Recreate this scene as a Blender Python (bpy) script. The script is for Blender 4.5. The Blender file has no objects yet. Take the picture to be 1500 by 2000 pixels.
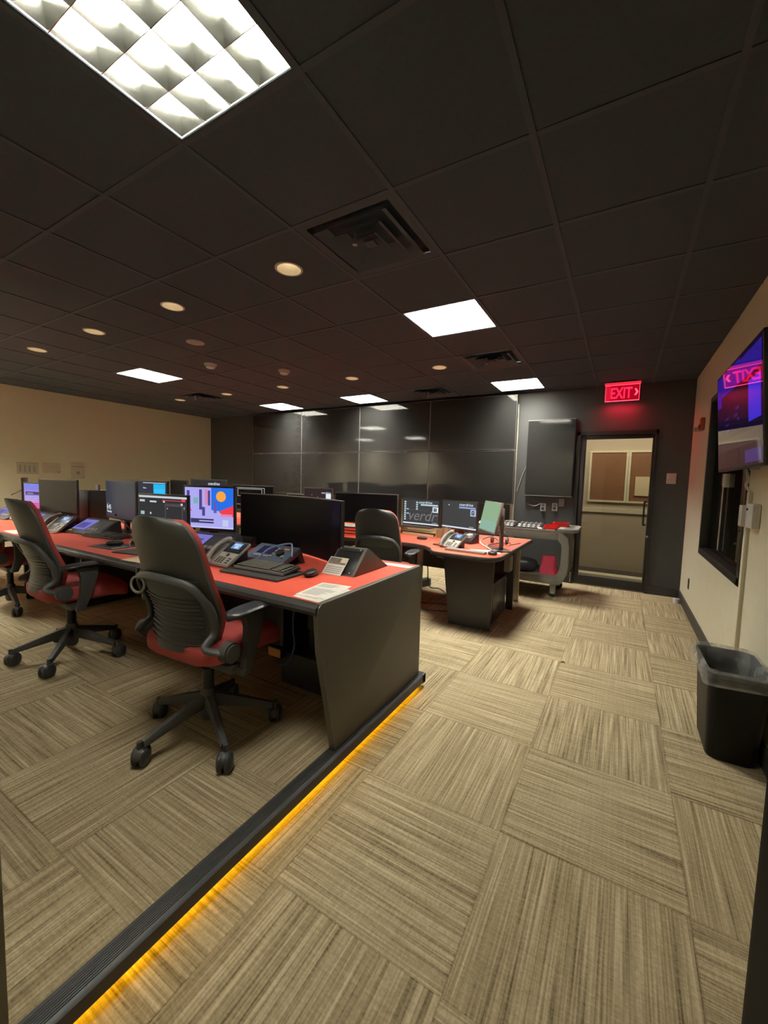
import bpy, bmesh, math, random
from mathutils import Vector, Matrix, noise as mnoise
random.seed(7)
PI = math.pi
SC = bpy.context.scene
COL = SC.collection

# ------------------------------------------------------------------ materials
def nmat(name):
    m = bpy.data.materials.new(name); m.use_nodes = True
    nt = m.node_tree
    return m, nt, nt.nodes['Principled BSDF']

def mat(name, col, rough=0.5, metal=0.0, var=0.12, scale=40.0, bump=0.0, spec=0.5, emit=None, es=0.0, coat=0.0):
    """Principled surface with a faint procedural mottling of its own colour."""
    m, nt, b = nmat(name)
    tc = nt.nodes.new('ShaderNodeTexCoord')
    nz = nt.nodes.new('ShaderNodeTexNoise'); nz.inputs['Scale'].default_value = scale; nz.inputs['Detail'].default_value = 3
    nt.links.new(tc.outputs['Object'], nz.inputs['Vector'])
    mx = nt.nodes.new('ShaderNodeMix'); mx.data_type = 'RGBA'
    lo = [max(0, c * (1 - var)) for c in col]; hi = [min(1, c * (1 + var)) for c in col]
    mx.inputs[6].default_value = (*lo, 1); mx.inputs[7].default_value = (*hi, 1)
    nt.links.new(nz.outputs[0], mx.inputs[0]); nt.links.new(mx.outputs[2], b.inputs['Base Color'])
    b.inputs['Roughness'].default_value = rough; b.inputs['Metallic'].default_value = metal
    b.inputs['Specular IOR Level'].default_value = spec
    b.inputs['Coat Weight'].default_value = coat; b.inputs['Coat Roughness'].default_value = 0.05
    if emit:
        b.inputs['Emission Color'].default_value = (*emit, 1); b.inputs['Emission Strength'].default_value = es
    if bump > 0:
        bp = nt.nodes.new('ShaderNodeBump'); bp.inputs['Strength'].default_value = bump; bp.inputs['Distance'].default_value = 0.002
        nt.links.new(nz.outputs[0], bp.inputs['Height']); nt.links.new(bp.outputs[0], b.inputs['Normal'])
    return m

_em = {}
def glow(col, s=1.0, rough=0.25, base=0.01, spec=0.03):
    k = (tuple(round(c, 3) for c in col), s)
    if k not in _em:
        _em[k] = mat('screen_glow', (base,) * 3, rough, spec=spec, emit=col, es=s)
    return _em[k]

def math_node(nt, op, a, b=None):
    n = nt.nodes.new('ShaderNodeMath'); n.operation = op
    for i, v in enumerate((a, b)):
        if v is None: continue
        if isinstance(v, (int, float)): n.inputs[i].default_value = v
        else: nt.links.new(v, n.inputs[i])
    return n.outputs[0]

def carpet(name, ox, oy, par, seed):
    """Quarter-turned carpet tiles: fine broken stripes, direction alternating tile by tile."""
    m, nt, b = nmat(name)
    M = lambda op, a, c=None: math_node(nt, op, a, c)
    tc = nt.nodes.new('ShaderNodeTexCoord'); sp = nt.nodes.new('ShaderNodeSeparateXYZ')
    nt.links.new(tc.outputs['Object'], sp.inputs[0])
    T = 0.598
    X = M('DIVIDE', M('SUBTRACT', sp.outputs[0], ox), T); Y = M('DIVIDE', M('SUBTRACT', sp.outputs[1], oy), T)
    ix = M('FLOOR', X); iy = M('FLOOR', Y)
    fx = M('SUBTRACT', X, ix); fy = M('SUBTRACT', Y, iy)
    p = M('FLOORED_MODULO', M('ADD', M('ADD', ix, iy), par), 2.0)
    q = M('SUBTRACT', 1.0, p)
    s = M('ADD', M('MULTIPLY', sp.outputs[1], q), M('MULTIPLY', sp.outputs[0], p))
    a = M('ADD', M('MULTIPLY', sp.outputs[0], q), M('MULTIPLY', sp.outputs[1], p))
    cv = nt.nodes.new('ShaderNodeCombineXYZ'); nt.links.new(ix, cv.inputs[0]); nt.links.new(iy, cv.inputs[1]); cv.inputs[2].default_value = seed
    wn = nt.nodes.new('ShaderNodeTexWhiteNoise'); nt.links.new(cv.outputs[0], wn.inputs['Vector'])
    r = M('MULTIPLY', wn.outputs['Value'], 37.0)
    def nz(ss, sa, off, detail, rough=0.5):
        c = nt.nodes.new('ShaderNodeCombineXYZ')
        nt.links.new(M('MULTIPLY', s, ss), c.inputs[0]); nt.links.new(M('MULTIPLY', a, sa), c.inputs[1]); nt.links.new(M('ADD', r, off), c.inputs[2])
        n = nt.nodes.new('ShaderNodeTexNoise'); n.inputs['Scale'].default_value = 1.0
        n.inputs['Detail'].default_value = detail; n.inputs['Roughness'].default_value = rough
        nt.links.new(c.outputs[0], n.inputs['Vector']); return n.outputs[0]
    fine = nz(150.0, 2.6, 0.0, 1.0)
    broad = nz(48.0, 1.3, 9.0, 1.5)
    pile = nz(520.0, 420.0, 4.0, 1.0)
    slub = nz(90.0, 150.0, 2.0, 1.0)
    cross = nz(3.0, 95.0, 6.0, 1.0)
    v = M('ADD', M('MULTIPLY', fine, 0.50), M('MULTIPLY', broad, 0.24))
    v = M('ADD', v, M('MULTIPLY', slub, 0.16)); v = M('ADD', v, M('MULTIPLY', pile, 0.10)); v = M('ADD', v, M('MULTIPLY', cross, 0.08))
    ex = M('MINIMUM', M('MINIMUM', fx, M('SUBTRACT', 1.0, fx)), M('MINIMUM', fy, M('SUBTRACT', 1.0, fy)))
    seam = M('LESS_THAN', ex, 0.006)
    v = M('SUBTRACT', v, M('MULTIPLY', seam, 0.06))
    v = M('ADD', v, M('MULTIPLY', M('SUBTRACT', wn.outputs['Value'], 0.5), 0.03))
    cr = nt.nodes.new('ShaderNodeValToRGB'); e = cr.color_ramp.elements
    e[0].position = 0.36; e[0].color = (0.115, 0.084, 0.044, 1)
    e[1].position = 0.68; e[1].color = (0.50, 0.412, 0.27, 1)
    k = e.new(0.45); k.color = (0.235, 0.187, 0.109, 1)
    k = e.new(0.56); k.color = (0.345, 0.279, 0.170, 1)
    nt.links.new(v, cr.inputs[0]); nt.links.new(cr.outputs[0], b.inputs['Base Color'])
    b.inputs['Roughness'].default_value = 0.95; b.inputs['Specular IOR Level'].default_value = 0.1
    bp = nt.nodes.new('ShaderNodeBump'); bp.inputs['Strength'].default_value = 0.35; bp.inputs['Distance'].default_value = 0.003
    nt.links.new(v, bp.inputs['Height']); nt.links.new(bp.outputs[0], b.inputs['Normal'])
    return m

def clear_glass(name, tint=(0.9, 0.92, 0.88)):
    m = bpy.data.materials.new(name); m.use_nodes = True; nt = m.node_tree
    for n in list(nt.nodes): nt.nodes.remove(n)
    o = nt.nodes.new('ShaderNodeOutputMaterial'); mx = nt.nodes.new('ShaderNodeMixShader')
    t = nt.nodes.new('ShaderNodeBsdfTransparent'); g = nt.nodes.new('ShaderNodeBsdfGlossy'); f = nt.nodes.new('ShaderNodeFresnel')
    f.inputs['IOR'].default_value = 1.5; t.inputs[0].default_value = (*tint, 1); g.inputs['Roughness'].default_value = 0.01
    nt.links.new(f.outputs[0], mx.inputs[0]); nt.links.new(t.outputs[0], mx.inputs[1]); nt.links.new(g.outputs[0], mx.inputs[2])
    nt.links.new(mx.outputs[0], o.inputs[0]); return m

M = {}
M['floor'] = carpet('carpet_tiles', -0.33, 1.525, 0.0, 1.0)
M['dais'] = carpet('dais_carpet_tiles', -1.525, 0.56, 0.0, 5.0)
M['wall_black'] = mat('matte_charcoal_paint', (0.046, 0.047, 0.046), 0.55, var=0.1, scale=6, bump=0.05)
M['wall_beige'] = mat('beige_wall_paint', (0.74, 0.69, 0.51), 0.75, var=0.04, scale=9, bump=0.06)
M['ceil'] = mat('black_ceiling_tile', (0.052, 0.065, 0.079), 0.9, var=0.15, scale=60, bump=0.15, spec=0.2)
M['tbar'] = mat('black_ceiling_bar', (0.053, 0.066, 0.080), 0.9, var=0.06)
M['black'] = mat('black_plastic', (0.022, 0.022, 0.023), 0.42, var=0.15)
M['chair'] = mat('charcoal_chair_plastic', (0.055, 0.056, 0.054), 0.5, var=0.1, scale=120, bump=0.06)
M['arm'] = mat('soft_black_arm_pad', (0.03, 0.032, 0.035), 0.38, var=0.1)
M['satin'] = mat('satin_black_metal', (0.02, 0.02, 0.02), 0.3, 0.3, var=0.1)
M['redcloth'] = mat('red_upholstery', (0.36, 0.055, 0.05), 0.85, var=0.2, scale=500, bump=0.15)
M['redtop'] = mat('coral_red_laminate', (0.86, 0.125, 0.075), 0.42, var=0.04, scale=25)
M['panel'] = mat('dark_bronze_laminate', (0.092, 0.085, 0.068), 0.5, var=0.06, scale=10)
M['panel2'] = mat('black_laminate', (0.038, 0.035, 0.033), 0.45, var=0.08, scale=10)
M['edge'] = mat('rubber_edge', (0.032, 0.032, 0.031), 0.45, var=0.12)
M['nose'] = mat('rubber_stair_nosing', (0.045, 0.045, 0.046), 0.5, var=0.3, scale=14, bump=0.1)
M['shell'] = mat('matte_black_case', (0.018, 0.018, 0.019), 0.38, var=0.1)
M['scr'] = mat('dark_screen_glass', (0.008, 0.008, 0.009), 0.2, var=0.1, spec=0.03)
M['gloss'] = mat('glossy_screen_glass', (0.02, 0.02, 0.019), 0.06, var=0.1, spec=0.5)
M['wallscr'] = mat('video_wall_glass', (0.02, 0.02, 0.0195), 0.05, var=0.05, spec=0.6)
M['steel'] = mat('brushed_metal', (0.5, 0.49, 0.46), 0.35, 0.8, var=0.1)
M['dial'] = mat('grey_trim', (0.30, 0.29, 0.27), 0.4, 0.3, var=0.05)
M['white'] = mat('white_plastic', (0.72, 0.70, 0.66), 0.45, var=0.05)
M['paper'] = mat('white_paper', (0.78, 0.75, 0.66), 0.8, var=0.03)
M['ink'] = mat('printed_ink', (0.12, 0.12, 0.12), 0.8, var=0.1)
M['cream'] = mat('manila_paper', (0.72, 0.60, 0.38), 0.8, var=0.06)
M['phone'] = mat('grey_phone_plastic', (0.20, 0.19, 0.165), 0.4, var=0.06)
M['phonelt'] = mat('light_grey_phone_face', (0.38, 0.36, 0.31), 0.4, var=0.06)
M['key'] = mat('dark_keycap', (0.035, 0.033, 0.03), 0.5, var=0.3, scale=80)
M['keybed'] = mat('keyboard_case', (0.045, 0.045, 0.045), 0.45, var=0.1)
M['cartgrey'] = mat('grey_structural_foam', (0.21, 0.205, 0.18), 0.6, var=0.12, scale=30, bump=0.1)
M['post'] = mat('pale_metal_post', (0.42, 0.39, 0.30), 0.45, 0.3, var=0.08)
M['reflector'] = mat('white_enamel_reflector', (0.86, 0.86, 0.82), 0.35, var=0.02)
M['louver'] = mat('satin_louver_blade', (0.50, 0.51, 0.47), 0.22, 1.0, var=0.03)
M['lens'] = mat('translucent_lens_rim', (0.9, 0.9, 0.86), 0.4, emit=(1.0, 0.98, 0.90), es=14.0)
M['paintlouver'] = mat('grey_painted_louver', (0.55, 0.55, 0.52), 0.6, var=0.03)
M['lenslamp'] = mat('prismatic_lens_diffuser', (0.9, 0.9, 0.86), 0.4, emit=(1.0, 0.97, 0.87), es=165.0)
M['bag'] = mat('clear_bin_liner', (0.52, 0.52, 0.48), 0.35, var=0.25, scale=18, bump=0.3)
M['red'] = mat('bright_red_plastic', (0.72, 0.03, 0.03), 0.4, var=0.08)
M['pink'] = mat('crimson_cloth', (0.62, 0.05, 0.10), 0.8, var=0.15)
M['tan'] = mat('cardboard_tan', (0.50, 0.36, 0.19), 0.8, var=0.12, scale=60)
M['blue'] = mat('blue_cable', (0.04, 0.09, 0.28), 0.45, var=0.1)
M['cablew'] = mat('white_cable', (0.6, 0.58, 0.54), 0.5, var=0.05)
M['yellow'] = mat('yellow_sticker', (0.75, 0.6, 0.05), 0.6, var=0.05)
M['orange'] = mat('orange_sticker', (0.75, 0.32, 0.07), 0.6, var=0.05)
M['green'] = mat('green_note', (0.2, 0.42, 0.12), 0.7, var=0.1)
M['bluegrey'] = mat('blue_grey_panel', (0.085, 0.11, 0.16), 0.4, var=0.08)
M['glass'] = clear_glass('door_glass', (0.80, 0.79, 0.74))
M['glassdark'] = clear_glass('window_glass', (0.5, 0.5, 0.5))
M['wood'] = mat('brown_wood_panel', (0.26, 0.125, 0.06), 0.55, var=0.15, scale=12)
M['fire'] = mat('alarm_red', (0.35, 0.06, 0.03), 0.4, var=0.05)
M['mauve'] = mat('mauve_grey_post', (0.20, 0.15, 0.14), 0.4, var=0.08)
M['dooblack'] = mat('black_anodised_frame', (0.022, 0.022, 0.021), 0.4, 0.2, var=0.1)
M['flesh'] = mat('pale_orange_ball', (0.72, 0.36, 0.2), 0.7, var=0.08)
M['binblack'] = mat('black_bin_plastic', (0.010, 0.010, 0.010), 0.45, var=0.1, spec=0.15)
M['lamp'] = mat('troffer_lamp_panel', (0.9, 0.9, 0.86), 0.5, var=0.01, emit=(1.0, 0.97, 0.86), es=98.0)
M['bulb'] = mat('downlight_bulb', (0.9, 0.8, 0.6), 0.5, emit=(1.0, 0.84, 0.55), es=2.5)
M['cone'] = mat('champagne_reflector_cone', (0.82, 0.77, 0.68), 0.35, 0.0, var=0.05)
M['amber'] = mat('amber_led_strip', (0.9, 0.5, 0.1), 0.5, emit=(1.0, 0.53, 0.01), es=20.0)

# ------------------------------------------------------------------ mesh builder
class MB:
    def __init__(self): self.bm = bmesh.new(); self.mi = 0
    def _new(self, before):
        for f in self.bm.faces:
            if f.index == -1 or f not in before: f.material_index = self.mi
    def m(self, i): self.mi = i; return self
    def _tag(self, faces):
        for f in faces: f.material_index = self.mi
    def box(self, x0, x1, y0, y1, z0, z1, bev=0.0, seg=2, mtx=None):
        vs = [self.bm.verts.new((x, y, z)) for x in (x0, x1) for y in (y0, y1) for z in (z0, z1)]
        q = [(0, 1, 3, 2), (4, 6, 7, 5), (0, 4, 5, 1), (2, 3, 7, 6), (0, 2, 6, 4), (1, 5, 7, 3)]
        fs = [self.bm.faces.new([vs[i] for i in a]) for a in q]; self._tag(fs)
        if bev > 0:
            es = list({e for f in fs for e in f.edges})
            r = bmesh.ops.bevel(self.bm, geom=es, offset=bev, segments=seg, profile=0.5, affect='EDGES')
            vs = list({v for f in r['faces'] for v in f.verts} | {v for v in vs if v.is_valid})
            self._tag({f for v in vs for f in v.link_faces})
        if mtx is not None:
            bmesh.ops.transform(self.bm, matrix=mtx, verts=[v for v in vs if v.is_valid])
        return self
    def loft(self, rings, closed=True, cap=True):
        R = [[self.bm.verts.new(p) for p in r] for r in rings]; fs = []
        for a, b in zip(R, R[1:]):
            n = len(a)
            for i in range(n if closed else n - 1):
                j = (i + 1) % n; fs.append(self.bm.faces.new((a[i], a[j], b[j], b[i])))
        if cap and closed:
            fs.append(self.bm.faces.new(list(reversed(R[0])))); fs.append(self.bm.faces.new(R[-1]))
        self._tag(fs); return self
    def cyl(self, p0, p1, r0, r1=None, seg=20):
        r1 = r0 if r1 is None else r1
        p0, p1 = Vector(p0), Vector(p1); d = (p1 - p0).normalized()
        u = d.orthogonal().normalized(); w = d.cross(u)
        ring = lambda p, r: [p + (u * math.cos(2 * PI * i / seg) + w * math.sin(2 * PI * i / seg)) * r for i in range(seg)]
        return self.loft([ring(p0, r0), ring(p1, r1)])
    def tube(self, pts, r, seg=8, smooth=6, flat=1.0):
        P = [Vector(p) for p in pts]
        if smooth and len(P) > 2:
            Q = [P[0] * 2 - P[1]] + P + [P[-1] * 2 - P[-2]]; out = []
            for i in range(1, len(Q) - 2):
                for k in range(smooth):
                    t = k / smooth; a, b, c, d = Q[i - 1], Q[i], Q[i + 1], Q[i + 2]
                    out.append(0.5 * ((2 * b) + (c - a) * t + (2 * a - 5 * b + 4 * c - d) * t * t + (3 * b - a - 3 * c + d) * t ** 3))
            out.append(P[-1]); P = out
        rings = []; u = None
        for i, p in enumerate(P):
            d = (P[min(i + 1, len(P) - 1)] - P[max(i - 1, 0)]).normalized()
            if u is None: u = d.orthogonal().normalized()
            u = (u - d * u.dot(d)); u = u.normalized() if u.length > 1e-6 else d.orthogonal().normalized()
            w = d.cross(u); rr = r(i / (len(P) - 1)) if callable(r) else r
            rings.append([p + u * math.cos(2 * PI * k / seg) * rr + w * math.sin(2 * PI * k / seg) * rr * flat for k in range(seg)])
        return self.loft(rings)
    def lathe(self, prof, c=(0, 0, 0), seg=28, cap=True):
        return self.loft([[(c[0] + r * math.cos(2 * PI * i / seg), c[1] + r * math.sin(2 * PI * i / seg), c[2] + z) for i in range(seg)] for r, z in prof], cap=cap)
    def prism(self, poly, axis, a0, a1, bev=0.0, seg=2):
        f = {'x': lambda p, a: (a, p[0], p[1]), 'y': lambda p, a: (p[0], a, p[1]), 'z': lambda p, a: (p[0], p[1], a)}[axis]
        A = [self.bm.verts.new(f(p, a0)) for p in poly]; B = [self.bm.verts.new(f(p, a1)) for p in poly]; n = len(poly)
        fs = [self.bm.faces.new((A[i], A[(i + 1) % n], B[(i + 1) % n], B[i])) for i in range(n)]
        fs += [self.bm.faces.new(list(reversed(A))), self.bm.faces.new(B)]; self._tag(fs)
        if bev > 0:
            r = bmesh.ops.bevel(self.bm, geom=list({e for q in fs for e in q.edges}), offset=bev, segments=seg, profile=0.5, affect='EDGES')
            self._tag(r['faces'])
        return self
    def sell(self, c, a, n1=0.5, n2=0.5, seg=24, mtx=None):
        pw = lambda v, n: math.copysign(abs(v) ** n, v); rings = []
        for i in range(1, seg // 2):
            t = -PI / 2 + PI * i / (seg // 2)
            rings.append([Vector((a[0] * pw(math.cos(t), n1) * pw(math.cos(2 * PI * k / seg), n2), a[1] * pw(math.cos(t), n1) * pw(math.sin(2 * PI * k / seg), n2), a[2] * pw(math.sin(t), n1))) for k in range(seg)])
        rings = [[Vector(c) + ((mtx @ p) if mtx else p) for p in r] for r in rings]
        return self.loft(rings)
    def quad(self, *pts):
        self._tag([self.bm.faces.new([self.bm.verts.new(p) for p in pts])]); return self
    def sheet(self, f, nu, nv, thick, dv=None):
        """Solid curved sheet: f(u,v) for u,v in 0..1, thickness along -normal."""
        G = [[Vector(f(i / nu, j / nv)) for i in range(nu + 1)] for j in range(nv + 1)]
        N = []
        for j in range(nv + 1):
            row = []
            for i in range(nu + 1):
                du = G[j][min(i + 1, nu)] - G[j][max(i - 1, 0)]; dw = G[min(j + 1, nv)][i] - G[max(j - 1, 0)][i]
                n = du.cross(dw); row.append(Vector(dv) if dv else (n.normalized() if n.length > 1e-9 else Vector((0, 1, 0))))
            N.append(row)
        A = [[self.bm.verts.new(G[j][i]) for i in range(nu + 1)] for j in range(nv + 1)]
        B = [[self.bm.verts.new(G[j][i] - N[j][i] * thick) for i in range(nu + 1)] for j in range(nv + 1)]
        fs = []
        for j in range(nv):
            for i in range(nu):
                fs.append(self.bm.faces.new((A[j][i], A[j][i + 1], A[j + 1][i + 1], A[j + 1][i])))
                fs.append(self.bm.faces.new((B[j][i], B[j + 1][i], B[j + 1][i + 1], B[j][i + 1])))
        for j in range(nv):
            fs.append(self.bm.faces.new((A[j][0], A[j + 1][0], B[j + 1][0], B[j][0])))
            fs.append(self.bm.faces.new((A[j][nu], B[j][nu], B[j + 1][nu], A[j + 1][nu])))
        for i in range(nu):
            fs.append(self.bm.faces.new((A[0][i], B[0][i], B[0][i + 1], A[0][i + 1])))
            fs.append(self.bm.faces.new((A[nv][i], A[nv][i + 1], B[nv][i + 1], B[nv][i])))
        self._tag(fs); return self
    def build(self, name, mats, parent=None, mtx=None, sharp=38.0, label=None):
        bm = self.bm
        if mtx is not None: bmesh.ops.transform(bm, matrix=mtx, verts=bm.verts)
        bmesh.ops.recalc_face_normals(bm, faces=bm.faces)
        ca = math.radians(sharp)
        for f in bm.faces: f.smooth = True
        for e in bm.edges:
            if len(e.link_faces) == 2:
                try: e.smooth = e.calc_face_angle() < ca
                except ValueError: pass
        me = bpy.data.meshes.new(name); bm.to_mesh(me); bm.free()
        for k in (mats if isinstance(mats, (list, tuple)) else [mats]): me.materials.append(k if not isinstance(k, str) else M[k])
        o = bpy.data.objects.new(name, me); COL.objects.link(o)
        if parent is not None: o.parent = parent
        if label: o['label'] = label
        return o

def thing(name, label, cat, loc=(0, 0, 0), rz=0.0, group=None):
    o = bpy.data.objects.new(name, None); COL.objects.link(o)
    o.empty_display_size = 0.05; o.location = loc; o.rotation_euler = (0, 0, rz)
    return tag(o, label, cat, group)
def tag(o, label, cat, group=None, kind=None):
    o['label'] = label; o['category'] = cat
    if group: o['group'] = group
    if kind: o['kind'] = kind
    return o
def struct(o): o['kind'] = 'structure'; return o
def place(o, loc, rz=0.0): o.location = loc; o.rotation_euler = (0, 0, rz); return o
def dup(root, loc, rz=None, label=None, group=None):
    r = root.copy(); COL.objects.link(r); r.location = loc
    if rz is not None: r.rotation_euler = (0, 0, rz)
    if label: r['label'] = label
    if group: r['group'] = group
    for ch in list(root.children):
        c = ch.copy(); COL.objects.link(c); c.parent = r
        for g in list(ch.children):
            d = g.copy(); COL.objects.link(d); d.parent = c
    return r
def text(name, body, size, material, parent, loc, rot=(PI / 2, 0, 0), shear=0.0, align='LEFT', bold=0.0, sx=1.0, ext=0.0003):
    cu = bpy.data.curves.new(name, 'FONT'); cu.body = body; cu.size = size; cu.shear = shear; cu.align_x = align
    cu.extrude = ext; cu.offset = bold; cu.resolution_u = 3
    t = bpy.data.objects.new(name, cu); COL.objects.link(t)
    bpy.context.view_layer.update()
    me = bpy.data.meshes.new_from_object(t.evaluated_get(bpy.context.evaluated_depsgraph_get()))
    COL.objects.unlink(t); bpy.data.objects.remove(t)
    me.materials.clear(); me.materials.append(material)
    o = bpy.data.objects.new(name, me); COL.objects.link(o); o.parent = parent
    o.location = loc; o.rotation_euler = rot; o.scale = (sx, 1, 1)
    return o
# ------------------------------------------------------------------ room dimensions (metres)
XW, YW, XL, ZC, YF = 0.682, 6.13, -8.257, 2.663, 0.12
GX, GY, G = -2.812, 1.674, 0.6096
DZ = 0.085                                             # height of the dais

def slab(name, m, *boxes):
    b = MB()
    for q in boxes: b.box(*q)
    return struct(b.build(name, m))

slab('floor', 'floor', (XL - .15, XW + .15, -1.2, YW + .12, -0.1, 0.0))
# dais: carpeted top, rubber nosing, black riser
slab('floor_dais', 'dais', (XL, -1.112, YF, 2.36, 0.0, DZ))
b = MB().m(0)
b.prism([(-1.118, DZ - .01), (-1.118, DZ + .004), (-1.108, DZ + .0065), (-1.062, DZ + .0045), (-1.050, DZ - .004), (-1.050, .040), (-1.056, .036), (-1.118, .036)], 'y', YF, 2.40)
b.box(-1.118, -1.112, YF, 2.385, 0.0, .03)
for i in range(7): b.box(-1.106 + i * .0065, -1.1035 + i * .0065, YF, 2.395, DZ + .003, DZ + .0075)
b.box(XL, -1.05, 2.36, 2.40, .03, DZ + .004); b.box(XL, -1.1, 2.36, 2.385, 0.0, .03)
struct(b.build('trim_dais_nosing', 'nose'))

# walls
slab('wall_left', 'wall_beige', (XL - .12, XL, YF - .15, YW + .12, 0, ZC + .2))
WY0, WY1, WZ0, WZ1 = 3.37, 4.955, 0.73, 2.215
slab('wall_right', 'wall_beige', (XW, XW + .12, -.2, WY0, 0, ZC + .2), (XW, XW + .12, WY1, YW + .12, 0, ZC + .2),
     (XW, XW + .12, WY0, WY1, 0, WZ0), (XW, XW + .12, WY0, WY1, WZ1, ZC + .2))
slab('wall_front', 'wall_beige', (XL, -0.448, -.03, YF, 0, ZC + .2), (-0.448, .62, -.03, YF, 2.15, ZC + .2), (.62, XW, -.03, YF, 0, ZC + .2))
DX0, DX1 = -0.575, 0.345
slab('wall_back', 'wall_black', (XL, DX0, YW, YW + .12, 0, ZC + .2), (DX1, XW + .12, YW, YW + .12, 0, ZC + .2), (DX0, DX1, YW, YW + .12, 2.075, ZC + .2))
slab('baseboard_right', 'edge', (XW - .014, XW, .75, YW, 0, .105))
slab('baseboard_back', 'edge', (XL, DX0, YW - .014, YW, 0, .105), (DX1, XW - .014, YW - .014, YW, 0, .105))
slab('baseboard_left', 'edge', (XL, XL + .014, 2.40, YW, 0, .105), (XL, XL + .014, YF, 2.40, DZ, DZ + .105))

# the door leaf standing open beside the viewer
t = thing('door_2', 'black door leaf standing open at the near right', 'door'); struct(t)
mt = Matrix.Translation((.13, .49, 0)) @ Matrix.Rotation(math.atan2(.12 - .49, .60 - .13), 4, 'Z')
MB().box(0, .60, 0, .045, .01, 2.10, .004).build('door_leaf', 'dooblack', t, mtx=mt)
MB().cyl((.06, .045, 1.0), (.06, .085, 1.0), .012).box(.05, .18, .075, .095, .985, 1.012, .004).build('handle', 'steel', t, mtx=mt)

# ------------------------------------------------------------------ ceiling: tiles, bars, troffers, downlights, vents
LIGHTS = [(2, -2), (2, 2), (2, 6), (-2, 6), (-5, 6), (-5, 2), (-5, -2), (-8, -2)]  # final pair: added lights out of view, brightening the left side
DOWN = [(1, 0), (-1, 0), (-3, 0), (-5, 0), (1, 4), (-1, 4), (-3, 4), (-5, 4), (-7, 4)]
VENTS = [(2, 0), (2, 4), (0, 6), (-6, 4)]
b = MB()
i0 = math.floor((XL - GX) / G); i1 = math.floor((XW - GX) / G); j0 = math.floor((YF - .2 - GY) / G); j1 = math.floor((YW - GY) / G)
for i in range(i0, i1 + 1):
    for j in range(j0, j1 + 1):
        if (i, j) in LIGHTS or (i, j) in VENTS: continue
        x0, x1 = max(XL, GX + i * G), min(XW, GX + (i + 1) * G); y0, y1 = max(-.03, GY + j * G), min(YW, GY + (j + 1) * G)
        if x1 - x0 < .001 or y1 - y0 < .001: continue
        if (i, j) in DOWN:
            cx, cy, r, n = (x0 + x1) / 2, (y0 + y1) / 2, .078, 32
            sq = []
            for k in range(n):
                a = 2 * PI * k / n; c, s = math.cos(a), math.sin(a); f = (G / 2) / max(abs(c), abs(s)); sq.append((cx + c * f, cy + s * f, ZC))
            rn = [(cx + r * math.cos(2 * PI * k / n), cy + r * math.sin(2 * PI * k / n), ZC) for k in range(n)]
            b.loft([sq, rn], cap=False)
        else:
            b.quad((x0, y0, ZC), (x0, y1, ZC), (x1, y1, ZC), (x1, y0, ZC))
struct(b.build('ceiling', 'ceil'))
b = MB()
for i in range(i0, i1 + 2):
    x = GX + i * G
    if XL < x < XW: b.box(x - .012, x + .012, -.03, YW, ZC - .005, ZC + .03)
for j in range(j0, j1 + 2):
    y = GY + j * G
    if -.03 < y < YW: b.box(XL, XW, y - .012, y + .012, ZC - .0045, ZC + .03)
struct(b.build('ceiling_grid', 'tbar'))
slab('ceiling_slab', 'ceil', (XL - .12, XW + .12, -1.2, YW + .12, ZC + .2, ZC + .25))

def cell(i, j): return (GX + (i + .5) * G, GY + (j + .5) * G, ZC)
lab = {(2, -2): 'large louvered ceiling light panel nearest the viewer, at top left', (2, 2): 'square ceiling light second nearest in the row leading to the exit door',
       (2, 6): 'square ceiling light nearest the exit door and wall-mounted screens', (-2, 6): 'square ceiling light above the middle of the video wall',
       (-5, 6): 'square ceiling light leftmost in front of the video wall', (-5, 2): 'square ceiling light alone in front of the left beige wall',
       (-5, -2): 'added unseen square ceiling light over the dais behind the far chairs', (-8, -2): 'added unseen square ceiling light over the far left end of the dais'}
def troffer():
    t = thing('ceiling_light', '', 'ceiling light', group='square louvered ceiling lights'); h = .288
    b = MB(); d = .115
    b.box(-h, h, -h, h, d, d + .004)
    for s in (-1, 1):
        b.box(s * h - .003, s * h + .003, -h, h, 0, d); b.box(-h, h, s * h - .003, s * h + .003, 0, d)
    b.build('housing', 'reflector', t)
    b = MB()
    for s in (-1, 0, 1):
        b.box(s * .18 - .062, s * .18 + .062, -h + .02, h - .02, d - .018, d - .006)
    b.build('lamp', 'lamp', t)
    b = MB(); w = 2 * h / 4
    for k in range(5):
        p = -h + k * w
        for ax in ('x', 'y'):
            pr = [(p - .0012, .0), (p + .0012, .0), (p + .021, .062), (p - .021, .062)]
            b.prism(pr, ax, -h + .002, h - .002)
    b.build('louver', 'louver', t)
    b = MB()
    for s in (-1, 1):
        b.box(s * .2945 - .0075, s * .2945 + .0075, -.302, .302, -.003, .012); b.box(-.287, .287, s * .2945 - .0075, s * .2945 + .0075, -.003, .012)
    b.build('frame', 'tbar', t)
    return t
def lens_troffer():
    t = thing('ceiling_light', '', 'ceiling light', group='square ceiling lights with fine louvers')
    MB().box(-.288, .288, -.288, .288, .085, .10).build('housing', 'reflector', t)
    MB().box(-.284, .284, -.284, .284, .066, .080).build('lamp', 'lenslamp', t)
    b = MB()
    for k in range(7):
        q = -.286 + k * .572 / 6
        b.box(q - .002, q + .002, -.287, .287, .001, .064); b.box(-.287, .287, q - .002, q + .002, .001, .064)
    b.build('louver', 'paintlouver', t)
    b = MB()
    for s in (-1, 1):
        b.box(s * .2945 - .0075, s * .2945 + .0075, -.302, .302, -.003, .012); b.box(-.287, .287, s * .2945 - .0075, s * .2945 + .0075, -.003, .012)
    b.build('frame', 'tbar', t)
    return t
rr = lambda h, z: [(-h, -h, z), (h, -h, z), (h, h, z), (-h, h, z)]
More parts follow.
